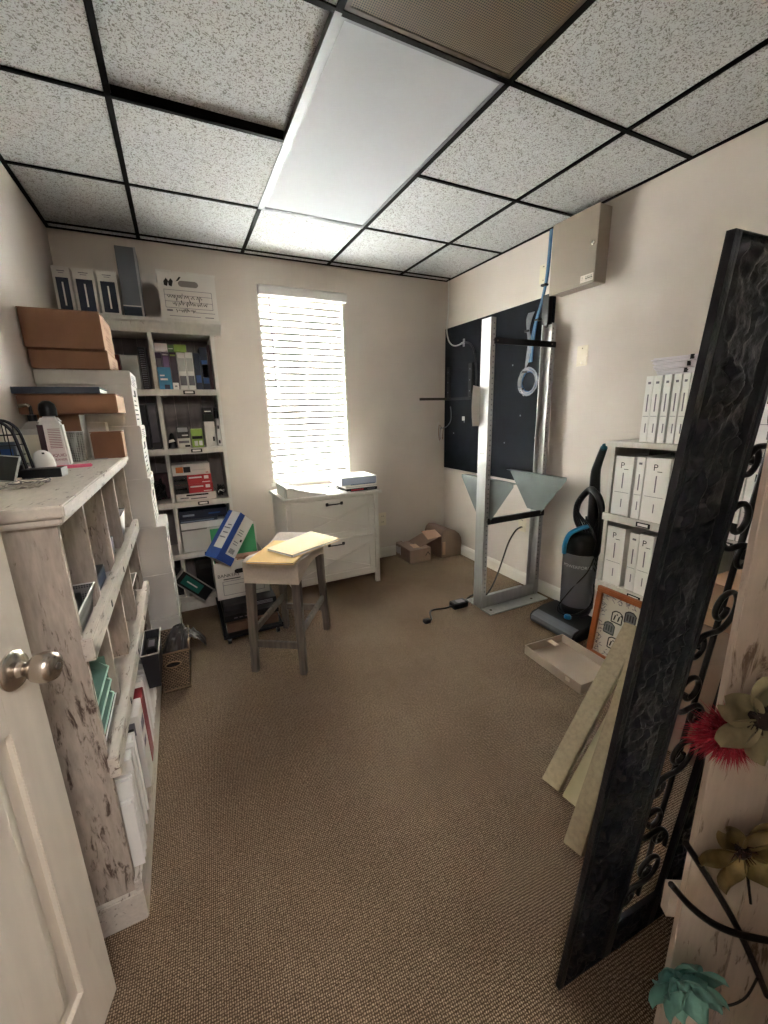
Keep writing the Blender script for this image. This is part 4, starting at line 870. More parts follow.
it = [('line', [Px(*a), Px(*c)], 0.0028, (1, 0, 0), (0, 0, 1)) for a, c in (((-0.38, -0.4), (0.4, -0.4)), ((-0.38, -0.12), (0.4, -0.12)), ((-0.38, -0.4), (-0.38, -0.02)), ((-0.38, -0.02), (0.4, -0.02)), ((0.4, -0.4), (0.4, -0.02)))]
prints(t, 'form_print', it, INKG)
prints(t, 'lettering', [('text', 'BANKERS', 0.030, Px(-0.26, 0.14), (1, 0, 0), (0, 0, 1)), ('bar', Px(-0.2, 0.04), (1, 0, 0), (0, 0, 1), 0.10, 0.006)], INK)
b = MB().prism([(0.018*math.cos(a)+(0.022 if math.cos(a) > 0 else -0.022), 0.015*math.sin(a)) for a in [i*math.pi/10 for i in range(20)]], (0.315, OY0-0.0008, 0.365), (1, 0, 0), (0, 0, 1), (0, 0.001, 0))
b.build('hand_hole', mat('hole black', '#151210', 0.9), t)
t = thing('green_folder', 'green hanging folder standing up in the open storage box', 'folder', (0.322, 1.475, OZ0+0.005), (R(-12), 0, 0), world=False)
MB().box(-0.145, 0.137, -0.004, 0.004, 0.002, 0.375).build('sheet', GREENF, t)
MB().box(0.137, 0.143, -0.004, 0.004, 0, 0.375).build('edge', BOXW, t)
t = thing('brown_folder', 'row of brown files lying inside the open storage box', 'folder', (0.32, 1.36, OZ0+0.005), world=False)
MB().box(-0.14, 0.14, -0.11, 0.05, 0, 0.215).build('file_block', CARD, t)
for k in range(5): MB().box(-0.13+0.04*k, -0.10+0.04*k, -0.10+0.012*k, -0.098+0.012*k, 0.2155, 0.226).build('tab', (CARDL, REDC, PAPER, CARDL, CARD)[k], t)
t = thing('paper_carton', 'blue and white carton tipped diagonally over the open storage box', 'box', (0.268, 1.195, 0.590), (R(4), R(40), R(36)), world=False)
MB().box(-0.062, 0.062, -0.05, 0.05, -0.150, 0.150).build('body', PAPER, t, bev=0.002)
BLU = mat('ultramarine print', '#2b4fa5', 0.4, var=0.04)
e = 0.0008
MB().box(-0.0628, -0.062, -0.05, 0.05, -0.150, -0.085).build('print', BLU, t)
MB().box(-0.0628, -0.062, 0.018, 0.05, -0.085, 0.150).build('print', BLU, t)
for c_, l_ in ((0.03, 0.16), (0.06, 0.13), (0.09, 0.16), (0.11, 0.1)): MB().box(-0.0629, -0.0621, -0.035, -0.035+l_*0.3, c_-0.05, c_-0.044).build('print', INKG, t)
MB().box(-0.062, 0.062, -0.0508, -0.05, -0.150, -0.10).build('print', BLU, t)
MB().box(-0.062, -0.02, -0.0508, -0.05, -0.10, 0.150).build('print', BLU, t)
MB().box(0.035, 0.048, -0.0508, -0.05, 0.0, 0.015).build('print', INK, t)
MB().box(-0.012, 0.042, -0.0512, -0.0509, -0.092, -0.052).build('barcode_label', PAPER, t)
for k in range(7): MB().box(-0.006+0.006*k, -0.003+0.006*k, -0.0516, -0.0512, -0.086, -0.058).build('barcode_line', INK, t)
for c_ in (-0.03, -0.015, 0.03, 0.045, 0.06): MB().box(-0.005, 0.03, -0.0508, -0.05, c_, c_+0.004).build('print', INKG, t)

# ------------------------------------------------------------------ upholstered stool
t = thing('saddle_stool', 'grey wooden stool with a linen saddle seat', 'stool', (0.512, 0.800, 0), (0, 0, R(-33.5)), world=False)
SX, SY = 0.140, 0.225
def seatf(u, v):
    # u around the rectangle section (superellipse), v along y
    pass
b = MB(); nx, ny = 14, 22
def sz(x, y): 
    a = abs(y)/SY
    return 0.605+0.030*a*a-0.0*x
def edge_round(x, y):
    dx = max(0, (abs(x)-(SX-0.04))/0.04); dy = max(0, (abs(y)-(SY-0.04))/0.04)
    return 0.032*(1-math.sqrt(max(0, 1-min(1, dx*dx+dy*dy))))
top = lambda u, v: Vector(((2*u-1)*SX, (2*v-1)*SY, sz(0, (2*v-1)*SY)-edge_round((2*u-1)*SX*0.985, (2*v-1)*SY*0.985)))
b.grid(top, nx*2, ny*2)
def side(p, q):
    def fn(u, v):
        x = p[0]+(q[0]-p[0])*u; y = p[1]+(q[1]-p[1])*u
        zt = sz(0, y)-edge_round(x*0.985, y*0.985); zb_ = 0.505+0.022*(abs(y)/SY)**2
        if abs(p[1]-q[1]) > 0.1: zb_ = 0.492+0.050*(1-(y/SY)**2)*0.8
        else: zb_ = 0.492
        return Vector((x, y, zb_+(zt-zb_)*v))
    return fn
cs = [(-SX, -SY), (SX, -SY), (SX, SY), (-SX, SY)]
for i in range(4): b.grid(side(cs[i], cs[(i+1) % 4]), nx*2 if i % 2 == 0 else ny*2, 5)
b.build('seat', LINEN, t, smooth=50)
MB().box(-SX+0.012, SX-0.012, -SY+0.012, SY-0.012, 0.520, 0.560).build('seat_frame', GREYWOOD, t)
for sx in (-1, 1):
    for sy in (-1, 1):
        x, y = sx*(SX-0.022), sy*(SY-0.024); xb, yb = sx*(SX-0.010), sy*(SY-0.002)
        MB().frustum(xb-0.016, xb+0.016, yb-0.016, yb+0.016, 0, x-0.021, x+0.021, y-0.021, y+0.021, 0.535).build('leg', GREYWOOD, t, bev=0.002)
for sx in (-1, 1): MB().box(sx*(SX-0.016)-0.009, sx*(SX-0.016)+0.009, -SY+0.02, SY-0.02, 0.205, 0.24).build('stretcher', GREYWOOD, t, bev=0.002)
for sy in (-1, 1): MB().box(-SX+0.02, SX-0.02, sy*(SY-0.014)-0.009, sy*(SY-0.014)+0.009, 0.135, 0.172).build('stretcher', GREYWOOD, t, bev=0.002)
def folder(name, label, quad, z, th, m, cat='folder'):
    t = thing(name, label, cat, (sum(q[0] for q in quad)/4, sum(q[1] for q in quad)/4, z))
    cx, cy = sum(q[0] for q in quad)/4, sum(q[1] for q in quad)/4
    for nm, z0, z1, mm, s_ in (('back_cover', 0, 0.002, m, 1.0), ('papers', 0.002, th-0.002, PAPER, 0.965), ('front_cover', th-0.002, th, m, 0.995)):
        vs = [(cx+(q[0]-cx)*s_, cy+(q[1]-cy)*s_, z+h) for h in (z0, z1) for q in quad]
        MB().add(vs, [(3, 2, 1, 0), (4, 5, 6, 7)]+[(i, (i+1) % 4, 4+(i+1) % 4, 4+i) for i in range(4)]).build(nm, mm, t)
    return t
folder('kraft_envelope', 'orange kraft envelope underneath on the stool seat', [(0.275, 0.560), (0.462, 0.430), (0.640, 0.700), (0.455, 0.830)], 0.6365, 0.009, MANILA2, 'envelope')
folder('manila_folder', 'pale manila folder on top of the kraft envelope', [(0.388, 0.665), (0.475, 0.500), (0.760, 0.640), (0.670, 0.845)], 0.646, 0.014, MANILA)

# ------------------------------------------------------------------ two-drawer cabinet under the window
CY0, CY1 = 1.428, 1.892
t = thing('file_cabinet', 'white two drawer cabinet with crossed fronts under the window', 'cabinet', (1.012, 1.66, 0))
WP = mat('white cabinet paint', '#d6d2cc', 0.5, var=0.03)
MB().box(0.645, 1.388, CY0-0.012, CY1+0.003, 0.708, 0.730).build('top', WP, t, bev=0.002)
for x in (0.664, 1.328): MB().box(x, x+0.032, CY0, CY0+0.03, 0, 0.708).build('post', WP, t, bev=0.001)
for x in (0.664, 1.328): MB().box(x, x+0.032, CY1-0.03, CY1, 0, 0.708).build('post', WP, t, bev=0.001)
for x in (0.668, 1.340): MB().box(x, x+0.016, CY0+0.03, CY1-0.03, 0.07, 0.708).build('side_panel', WP, t)
MB().box(0.684, 1.340, CY1-0.012, CY1-0.002, 0.07, 0.708).build('back_panel', WP, t)
MB().box(0.684, 1.340, CY0+0.02, CY1-0.012, 0.07, 0.084).build('bottom_panel', WP, t)
for z0, z1 in ((0.400, 0.700), (0.086, 0.394)):
    x0, x1 = 0.699, 1.325; y = CY0+0.004
    dr = MB().box(x0, x1, y+0.008, y+0.35, z0, z1).build('drawer', WP, t)
    fw_ = 0.045
    for a in ((x0, x1, z1-fw_*1.5, z1), (x0, x1, z0, z0+fw_), (x0, x0+fw_, z0+fw_, z1-fw_*1.5), (x1-fw_, x1, z0+fw_, z1-fw_*1.5)):
        MB().box(a[0], a[1], y, y+0.008, a[2], a[3]).build('front_frame', WP, dr, bev=0.0015)
    ix0, ix1, iz0, iz1 = x0+fw_, x1-fw_, z0+fw_, z1-fw_*1.5
    for s_ in (1, -1):
        a = Vector((ix0, 0, iz0 if s_ > 0 else iz1)); c = Vector((ix1, 0, iz1 if s_ > 0 else iz0)); d = (c-a).normalized(); n_ = Vector((-d.z, 0, d.x))*0.017
        q = [a+n_*0.9, a-n_*0.9, c-n_*0.9, c+n_*0.9]
        yb, yt = y+0.008, y+0.0015+0.0004*(s_ > 0)
        vs = [(p.x, yb, min(max(p.z, iz0), iz1)) for p in q]+[(p.x, yt, min(max(p.z, iz0), iz1)) for p in q]
        MB().add(vs, [(0, 1, 2, 3), (4, 7, 6, 5)]+[(i, 4+i, 4+(i+1) % 4, (i+1) % 4) for i in range(4)]).build('cross_brace', WP, dr)
    zc = z1-0.036; xc = 1.012
    hd = MB().tube(smoothpts([(xc-0.055, y-0.003, zc-0.003), (xc-0.048, y-0.018, zc), (xc, y-0.022, zc), (xc+0.048, y-0.018, zc), (xc+0.055, y-0.003, zc-0.003)], 3), 0.0045, 8).build('handle', BLACKM, dr, smooth=60)
    for s_ in (-1, 1): MB().box(xc+s_*0.055-0.011, xc+s_*0.055+0.011, y-0.006, y, zc-0.012, zc+0.012).build('handle_foot', BLACKM, dr, bev=0.003)
CT = 0.7305
# open white ring binder
t = thing('open_binder', 'white ring binder lying open on the cabinet', 'binder', (0.80, 1.60, CT))
MB().box(0.672, 0.985, 1.425, 1.72, CT, CT+0.003).build('back_cover', PAPER, t)
b = MB().add([(0.672, 1.45, CT+0.003), (0.678, 1.45, CT+0.003), (0.678, 1.72, CT+0.003), (0.672, 1.72, CT+0.003), (0.668, 1.45, CT+0.085), (0.674, 1.45, CT+0.085), (0.674, 1.72, CT+0.085), (0.668, 1.72, CT+0.085)], [(0, 1, 5, 4), (1, 2, 6, 5), (2, 3, 7, 6), (3, 0, 4, 7), (4, 5, 6, 7), (3, 2, 1, 0)])
b.build('spine', PAPER, t)
b = MB().grid(lambda u, v: Vector((0.680+0.30*u, 1.44+0.28*v, CT+0.075-0.068*u+0.006*math.sin(u*7+v*2))), 16, 4); b.build('top_sheet', PAPER, t, smooth=60)
MB().add([(0.682, 1.442, CT+0.004), (0.975, 1.442, CT+0.004), (0.975, 1.715, CT+0.004), (0.682, 1.715, CT+0.004), (0.682, 1.442, CT+0.068), (0.975, 1.442, CT+0.006), (0.975, 1.715, CT+0.006), (0.682, 1.715, CT+0.068)], [(3, 2, 1, 0), (4, 5, 6, 7), (0, 1, 5, 4), (1, 2, 6, 5), (2, 3, 7, 6), (3, 0, 4, 7)]).build('page_block', BOXW, t)
for y in (1.452, 1.48, 1.70): MB().tube(arc((0.715, y, CT+0.042), 0.030, 0, 360, 16, (1, 0, 0), (0, 0.2, 1))[:-1], 0.002, 6, closed=True).build('ring', CHROME, t, smooth=60)
def sheet(label, pts, z, m=PAPER, name='paper_sheet'):
    cx, cy = sum(p[0] for p in pts)/4, sum(p[1] for p in pts)/4
    def f(u, v):
        a = Vector(pts[0]).lerp(Vector(pts[1]), u); c = Vector(pts[3]).lerp(Vector(pts[2]), u); p = a.lerp(c, v)
        return Vector((p.x, p.y, z+0.0012+0.003*abs(noise.noise((u*2.2, v*2.2, z*99+cx*20)))))
    b = MB().grid(f, 8, 8)
    return solo(name, label, 'paper', b, m)
sheet('white paper sheet hanging near the front edge of cabinet top', [(0.95, 1.425), (1.15, 1.432), (1.12, 1.70), (0.92, 1.69)], CT+0.004)
sheet('white paper sheet at the back of cabinet top by the blind', [(0.88, 1.62), (1.08, 1.60), (1.10, 1.84), (0.90, 1.86)], CT+0.010)
solo('eyeglasses', 'black folded eyeglasses on the papers on the cabinet', 'glasses', MB().tube([(1.000, 1.71, CT+0.020), (1.02, 1.69, CT+0.026), (1.035, 1.65, CT+0.022), (1.06, 1.64, CT+0.026), (1.065, 1.67, CT+0.022), (1.045, 1.70, CT+0.027)], 0.0035, 6), BLACKP, smooth=60)
solo('pen', 'black pen lying against the book pile on the cabinet', 'pen', MB().tube([(1.085, 1.60, CT+0.018), (1.11, 1.50, CT+0.016), (1.118, 1.47, CT+0.014)], [0.0045, 0.0045, 0.0015], 8), BLACKP, smooth=60)
t = thing('book', 'dark book with a red spine print under the boxes on cabinet', 'book', (1.25, 1.58, CT), group='pile on the cabinet')
MB().box(1.125, 1.372, 1.465, 1.70, CT, CT+0.022).build('cover', BLACKP, t, bev=0.002)
MB().box(1.16, 1.26, 1.4642, 1.465, CT+0.006, CT+0.017).build('spine_print', REDC, t)
MB().box(1.290, 1.355, 1.4642, 1.465, CT+0.008, CT+0.014).build('spine_print', INKG, t)
simple_box('magazine_stack', 'thin white magazines between dark book and white box', 'magazine', 1.120, 1.372, 1.47, 1.70, CT+0.0225, CT+0.046, PAPER, prnt=[('f', 0.0, 1.0, 0.4, 0.5, INKG)])
simple_box('flat_white_box', 'flat white box with pale blue side on top of cabinet pile', 'box', 1.090, 1.375, 1.475, 1.72, CT+0.0465, CT+0.105, PAPER, bev=0.002, prnt=[('f', 0.02, 0.98, 0.06, 0.94, mat('pale blue print', '#aab3cc', 0.5)), ('f', 0.25, 0.95, 0.0, 0.12, mat('slate print', '#5d6a8c', 0.5)), ('t', 0.15, 0.5, 0.3, 0.7, mat('cream print', '#dcd6bd', 0.5))])

# ------------------------------------------------------------------ corner cartons
t = thing('open_carton', 'low brown carton with raised flaps in the back right corner', 'box', (1.85, 1.76, 0))
MB().box(1.742, 1.955, 1.622, 1.885, 0, 0.122).build('body', CARDG, t, bev=0.002)
MB().add([(1.740, 1.64, 0.123), (1.80, 1.64, 0.123), (1.80, 1.88, 0.130), (1.740, 1.88, 0.130), (1.740, 1.64, 0.125), (1.80, 1.64, 0.125), (1.80, 1.88, 0.133), (1.740, 1.88, 0.133)], [(3, 2, 1, 0), (4, 5, 6, 7), (0, 1, 5, 4), (1, 2, 6, 5), (2, 3, 7, 6), (3, 0, 4, 7)]).build('flap', CARDG, t)
def slab(parent, name, pts, th, m):
    n_ = (Vector(pts[1])-Vector(pts[0])).cross(Vector(pts[3])-Vector(pts[0])).normalized()*th
    vs = [Vector(p) for p in pts]+[Vector(p)+n_ for p in pts]
    return MB().add(vs, [(3, 2, 1, 0), (4, 5, 6, 7), (0, 1, 5, 4), (1, 2, 6, 5), (2, 3, 7, 6), (3, 0, 4, 7)]).build(name, m, parent)
slab(t, 'flap', [(1.86, 1.655, 0.124), (2.030, 1.62, 0.195), (2.030, 1.80, 0.225), (1.86, 1.86, 0.124)], 0.003, CARDG)
slab(t, 'flap', [(1.93, 1.63, 0.19), (2.046, 1.59, 0.215), (2.046, 1.70, 0.25), (1.94, 1.76, 0.235)], 0.003, CARDL)
prints(t, 'shipping_marks', [('bar', (1.742, 1.80+0.022*q, 0.07), (0, -1, 0), (0, 0, 1), 0.010, 0.075-0.012*(q % 2)) for q in range(4)], PAPER)
prints(t, 'shipping_marks', [('line', [(1.90, 1.622, 0.05), (1.925, 1.622, 0.085), (1.945, 1.622, 0.055)], 0.006, (1, 0, 0), (0, 0, 1))], INK)
slab(t, 'packing_paper', [(1.80, 1.66, 0.126), (1.88, 1.65, 0.126), (1.89, 1.74, 0.131), (1.81, 1.75, 0.131)], 0.002, mat('kraft tape', '#d0a987', 0.6))
t = thing('crushed_carton', 'taller brown carton with a bulging top against the right wall', 'box', (2.16, 1.75, 0))
prof = [(0.0, 0.0), (0.218, 0.0), (0.222, 0.12), (0.215, 0.165), (0.190, 0.205), (0.145, 0.240), (0.09, 0.262), (0.045, 0.265), (0.015, 0.245), (0.0, 0.205)]
b = MB().prism(prof, (2.062, 1.612, 0), (1, 0, 0), (0, 0, 1), (-0.012, 0.27, 0)); b.build('body', CARDG, t, bev=0.004)
MB().box(2.07, 2.10, 1.6075, 1.6125, 0.03, 0.15).build('tape', CARDL, t)

# ------------------------------------------------------------------ equipment backboard and wall fittings
t = thing('backboard', 'black painted plywood backboard fixed on the right wall', 'board', (2.28, 1.30, 0.78))
MB().box(2.272, 2.288, 0.715, 1.898, 0.780, 1.985).build('panel', BOARD, t, bev=0.001)
for y, z in ((1.6, 1.2), (1.1, 1.05), (1.0, 1.75), (1.75, 1.1), (0.8, 1.1), (1.35, 0.88), (1.25, 1.9), (0.95, 1.25), (1.05, 1.6)):
    MB().cyl((2.272, y, z), (2.2705, y, z), 0.006, 10).build('screw_head', CABGREY, t)
solo('wall_clip', 'white cable clip left on the backboard', 'clip', MB().box(2.262, 2.2715, 1.592, 1.622, 1.21, 1.245, rotm((0, 0, 0))), PAPER, bev=0.002)
for k, (y0, y1, lb) in enumerate(((1.795, 1.838, 'black slotted strip at the corner side of the backboard'), (1.488, 1.534, 'black slotted strip in the middle of the backboard'))):
    t = thing('mount_strip', lb, 'bracket', (2.265, (y0+y1)/2, 1.41), group='slotted strips on the backboard')
    MB().box(2.250, 2.2715, y0, y1, 1.405, 1.665).build('channel', BLACKP, t, bev=0.002)
    for z in (1.45, 1.535, 1.62): MB().cyl((2.2505, (y0+y1)/2, z), (2.249, (y0+y1)/2, z), 0.005, 8).build('bolt', CABGREY, t)
t = thing('shelf_arm', 'dark bar standing out from the corner of the backboard', 'bracket', (2.13, 1.86, 1.39))
MB().box(1.99, 2.2715, 1.848, 1.870, 1.386, 1.408).build('bar', mat('bronze metal', '#3a352d', 0.4, 0.5), t, bev=0.001)
MB().box(2.255, 2.2715, 1.50, 1.846, 1.384, 1.404).build('wall_leg', BLACKP, t, bev=0.001)
cx_ = thing('coax_cable', 'white coaxial cable running down from the ceiling corner', 'cable', (2.275, 1.86, 2.3))
MB().tube(smoothpts([(2.282, 1.872, 2.36), (2.281, 1.870, 2.14), (2.270, 1.868, 2.04), (2.264, 1.864, 1.96), (2.262, 1.83, 1.88), (2.262, 1.77, 1.835), (2.262, 1.70, 1.825), (2.262, 1.645, 1.833)], 5), 0.0055, 8).build('jacket', CABWHITE, cx_, smooth=60)
MB().cyl((2.262, 1.645, 1.833), (2.262, 1.605, 1.835), 0.009, 10).build('connector', SILVER, cx_)
MB().box(2.262, 2.2718, 1.615, 1.63, 1.805, 1.865).build('clamp', SILVER, cx_)
solo('black_cable', 'black cable arching from the coaxial connector behind the rack', 'cable', MB().tube(smoothpts([(2.262, 1.60, 1.835), (2.255, 1.52, 1.81), (2.25, 1.46, 1.74), (2.25, 1.435, 1.62), (2.252, 1.43, 1.5), (2.255, 1.47, 1.43), (2.258, 1.52, 1.41)], 5), 0.006, 8), BLACKP, smooth=60)
t = thing('loose_wires', 'loose grey and brown wires dangling in the back corner', 'wire', (2.24, 1.89, 1.2))
MB().tube(smoothpts([(2.268, 1.80, 1.33), (2.262, 1.78, 1.27), (2.262, 1.79, 1.20), (2.255, 1.85, 1.15), (2.22, 1.89, 1.14)], 5), 0.004, 7).build('loop', CABGREY, t, smooth=60)
for k in range(5):
    q = random.Random(60+k); MB().tube(smoothpts([(2.225+0.01*k, 1.895, 1.15), (2.20+0.012*k, 1.888, 1.20-0.03*k), (2.185+0.015*k, 1.884, 1.12-0.02*k), (2.205+0.01*k, 1.89, 1.02+0.01*k)], 4), 0.0025, 6).build('strand', (CABWHITE, CARD, INKG, CABWHITE, CARD)[k], t, smooth=60)
# cable coil hanging on the board
t = thing('cable_coil', 'grey network cable coiled and hung on the backboard', 'cable', (2.24, 0.87, 1.47))
for k in range(6):
    rr_ = 0.066+0.005*k; q = random.Random(70+k)
    MB().tube([(2.255-0.006*(k % 3), 0.872+q.uniform(-0.004, 0.004)+rr_*math.cos(R(a))*0.95, 1.475+rr_*math.sin(R(a))) for a in range(0, 360, 15)], 0.0042, 7, closed=True).build('turn', CABGREY if k % 3 else CABBLUE, t, smooth=60)
for k in range(5):
    MB().tube(smoothpts([(2.25, 0.905+0.004*k, 1.545), (2.25, 0.90-0.006*k, 1.62), (2.25, 0.89-0.008*k, 1.72), (2.25, 0.905-0.004*k, 1.80), (2.25, 0.915-0.010*k, 1.87), (2.255, 0.905-0.012*k, 1.912)], 4), 0.004, 7).build('lead', CABGREY, t, smooth=60)
MB().tube([(2.25, 0.935, 1.43), (2.248, 0.905, 1.385)], 0.005, 7).build('tail', CABWHITE, t)
for y, z in ((0.905, 1.54), (0.93, 1.43), (0.905, 1.80)): MB().box(2.238, 2.262, y-0.018, y+0.018, z-0.007, z+0.007).build('strap', BLACKP, t, bev=0.002)
t = thing('blue_cable_run', 'blue network cables running up behind the grey wall box', 'cable', (2.26, 0.80, 1.7))
for k in range(5):
    MB().tube(smoothpts([(2.252, 0.885-0.008*k, 1.60), (2.25, 0.872-0.007*k, 1.72), (2.25, 0.840-0.004*k, 1.85), (2.255, 0.800-0.003*k, 1.98), (2.27, 0.790-0.004*k, 2.12), (2.275, 0.785-0.004*k, 2.36)], 5), 0.0042, 7).build('strand', CABBLUE if k % 2 == 0 else mat('pale blue cable', '#6f97b8', 0.5), t, smooth=60)
for y, z in ((0.825, 1.855), (0.787, 2.05)): MB().box(2.24, 2.2712, y-0.02, y+0.018, z-0.006, z+0.006).build('strap', BLACKP, t, bev=0.002)
t = thing('black_enclosure', 'small black enclosure at the top corner of backboard', 'enclosure', (2.255, 0.75, 1.80))
MB().box(2.235, 2.2715, 0.722, 0.775, 1.79, 1.985).build('body', BLACKP, t, bev=0.003)
# grey wall box
t = thing('electrical_box', 'beige grey metal electrical box high on the right wall', 'box', (2.24, 0.52, 1.96))
MB().box(2.195, 2.289, 0.379, 0.678, 1.958, 2.330).build('housing', PANELGREY, t, bev=0.002)
dr = MB().box(2.188, 2.1945, 0.375, 0.682, 1.954, 2.333).build('door', PANELGREY, t, bev=0.002)
MB().lathe([(0, 0), (0.011, 0), (0.011, 0.004), (0.006, 0.007), (0, 0.007)], (2.188, 0.398, 2.15), (-1, 0, 0), 14).build('lock', CHROME, dr, smooth=40)
st = MB().box(2.1870, 2.188, 0.382, 0.462, 1.968, 2.004).build('warning_sticker', mat('cream sticker', '#dfd3c8', 0.5), dr)
prints(dr, 'sticker_text', [('text', 'DANGER', 0.011, (2.1869, 0.408, 1.992), (0, -1, 0), (0, 0, 1)), ('text', 'HIGH VOLTAGE', 0.0065, (2.1869, 0.408, 1.977), (0, -1, 0), (0, 0, 1)), ('bar', (2.1869, 0.408, 1.9845), (0, -1, 0), (0, 0, 1), 0.045, 0.004)], INK)
prints(dr, 'sticker_symbol', [('text', '!', 0.026, (2.1869, 0.450, 1.986), (0, -1, 0), (0, 0, 1))], INK)
def wallplate(name, label, c, n, w_, h, kind):
    t = thing(name, label, 'wall plate', c); x, y, z = c
    def bx(a0, a1, z0, z1, d0, d1): # a along the wall, d out of the wall
        if n == 'x': return MB().box(x-d1, x-d0, y+a0, y+a1, z+z0, z+z1)
        return MB().box(x+a0, x+a1, y-d1, y-d0, z+z0, z+z1)
    bx(-w_/2, w_/2, 0, h, 0, 0.006).build('plate', IVORY, t, bev=0.002)
    if kind == 'outlet':
        for zz in (h*0.28, h*0.72):
            o = bx(-0.017, 0.017, zz-0.014, zz+0.014, 0.006, 0.0075).build('receptacle', IVORY, t, bev=0.003)
            for a in (-0.007, 0.007): bx(a-0.0015, a+0.0015, zz-0.004, zz+0.006, 0.0075, 0.0088).build('slot', INK, o)
    elif kind == 'blank':
        for zz in (h*0.14, h*0.86): bx(-0.003, 0.003, zz-0.003, zz+0.003, 0.006, 0.0072).build('screw', CHROME, t)
    return t
wallplate('blank_plate', 'ivory blank wall plate right of the metal rack', (XR-0.001, 0.487, 1.537), 'x', 0.074, 0.115, 'blank')
wallplate('blank_plate', 'ivory wall plate beside the grey electrical box', (XR-0.001, 0.826, 2.075), 'x', 0.07, 0.11, 'blank')
wallplate('power_outlet', 'ivory outlet on the back wall beside the cabinet', (1.622, YB-0.001, 0.30), 'y', 0.075, 0.12, 'outlet')
wallplate('power_outlet', 'ivory outlet on the right wall behind the rack', (XR-0.001, 0.885, 0.405), 'x', 0.075, 0.12, 'outlet')

# ------------------------------------------------------------------ two post equipment rack
t = thing('equipment_rack', 'bare aluminium two post equipment rack before the backboard', 'rack', (1.97, 0.70, 0))
RY = 0.660
yd = 0.082
for x0, x1, sx in ((1.735, 1.770, 1), (2.210, 2.245, -1)):
    b = MB()
    b.box(x0, x1, RY, RY+0.004, 0.006, 1.805); b.box(x0, x1, RY+yd-0.004, RY+yd, 0.006, 1.805)
    b.box(x0 if sx > 0 else x1-0.004, x0+0.004 if sx > 0 else x1, RY+0.004, RY+yd-0.004, 0.006, 1.805)
    po = b.build('post', SILVER, t)
    for k in range(3): MB().cyl(((x0 if sx > 0 else x1)-0.0006, RY+0.03+0.012*k, 1.035), ((x0 if sx > 0 else x1)+0.0006, RY+0.03+0.012*k, 1.035), 0.003, 8).build('hole', INK, po)
    hb = MB(); xc = (x0+x1)/2+0.006*sx
    for k in range(56):
        z = 0.12+0.03*k; hb.box(xc-0.004, xc+0.004, RY-0.0006, RY, z, z+0.008)
    o = hb.build('punched_holes', INKG, po); o['kind'] = 'stuff'
MB().box(1.770, 2.210, RY+0.006, RY+0.010, 0.006, 0.088).build('base_angle', SILVER, t)
for y0, y1 in ((RY-0.095, RY+0.005), (RY+0.077, RY+0.165)):
    o = MB().box(1.735, 2.245, y0, y1, 0, 0.006).build('base_plate', SILVER, t, bev=0.001)
    for x in (1.78, 2.14): MB().cyl((x, (y0+y1)/2, 0.006), (x, (y0+y1)/2, 0.0075), 0.009, 10).build('bolt', CHROME, o)
for z0, z1 in ((1.662, 1.696), (0.586, 0.626)):
    o = MB().box(1.760, 2.242, RY-0.012, RY-0.001, z0, z1).build('cross_bar', BLACKM, t, bev=0.001)
    for x in (1.775, 2.205): MB().cyl((x, RY-0.0125, (z0+z1)/2), (x, RY-0.015, (z0+z1)/2), 0.005, 8).build('bolt', CHROME, o)
MB().box(1.772, 2.208, RY, RY+0.07, 0.600, 0.604).build('tray', STEELG, t)
for x, lb in ((1.7705, 1), (2.2095, -1)):
    poly = [(-0.245, 0.0), (0.245, 0.0), (0.245, -0.018), (0.065, -0.255), (-0.065, -0.255), (-0.245, -0.018)]
    o = MB().prism(poly, (x, RY+0.045, 0.872), (0, 1, 0), (0, 0, 1), (0.0025*lb, 0, 0)).build('shelf_bracket', STEELG, t)
    MB().box(min(x, x+lb*0.04), max(x, x+lb*0.04), RY-0.20, RY+0.29, 0.8705, 0.8735).build('bracket_flange', STEELG, o)
solo('paper_tag', 'white paper sheet hanging behind the left rack post', 'paper', MB().grid(lambda u, v: Vector((1.69+0.155*u, 0.747+0.012*math.sin(v*3), 1.20+0.24*v-(0.03*u if v > 0.5 else 0))), 6, 8), PAPER)
# power adapter with cord
t = thing('power_adapter', 'black power adapter with cord lying beside the rack foot', 'adapter', (1.64, 0.76, 0))
MB().box(1.575, 1.690, 0.735, 0.800, 0, 0.042, rotm((0, 0, 0))).build('brick', BLACKP, t, bev=0.005)
MB().box(1.61, 1.665, 0.74, 0.785, 0.0422, 0.043).build('rating_label', INKG, t)
MB().tube(smoothpts([(1.578, 0.765, 0.02), (1.53, 0.775, 0.012), (1.46, 0.80, 0.007), (1.42, 0.79, 0.006), (1.39, 0.74, 0.006), (1.37, 0.70, 0.006), (1.345, 0.69, 0.010)], 5), 0.0058, 8).build('cord', BLACKP, t, smooth=60)
MB().box(1.305, 1.348, 0.668, 0.702, 0, 0.024).build('plug', BLACKP, t, bev=0.004)
solo('extension_cable', 'dark cable hanging from the wall outlet to the rack foot', 'cord', MB().tube(smoothpts([(2.278, 0.885, 0.44), (2.20, 0.86, 0.43), (2.12, 0.84, 0.36), (2.06, 0.83, 0.24), (2.0, 0.82, 0.12), (1.93, 0.81, 0.03), (1.86, 0.80, 0.006), (1.80, 0.815, 0.03), (1.75, 0.83, 0.006), (1.70, 0.79, 0.02)], 6), 0.006, 8), mat('brown black cord', '#2a211d', 0.5), smooth=60)

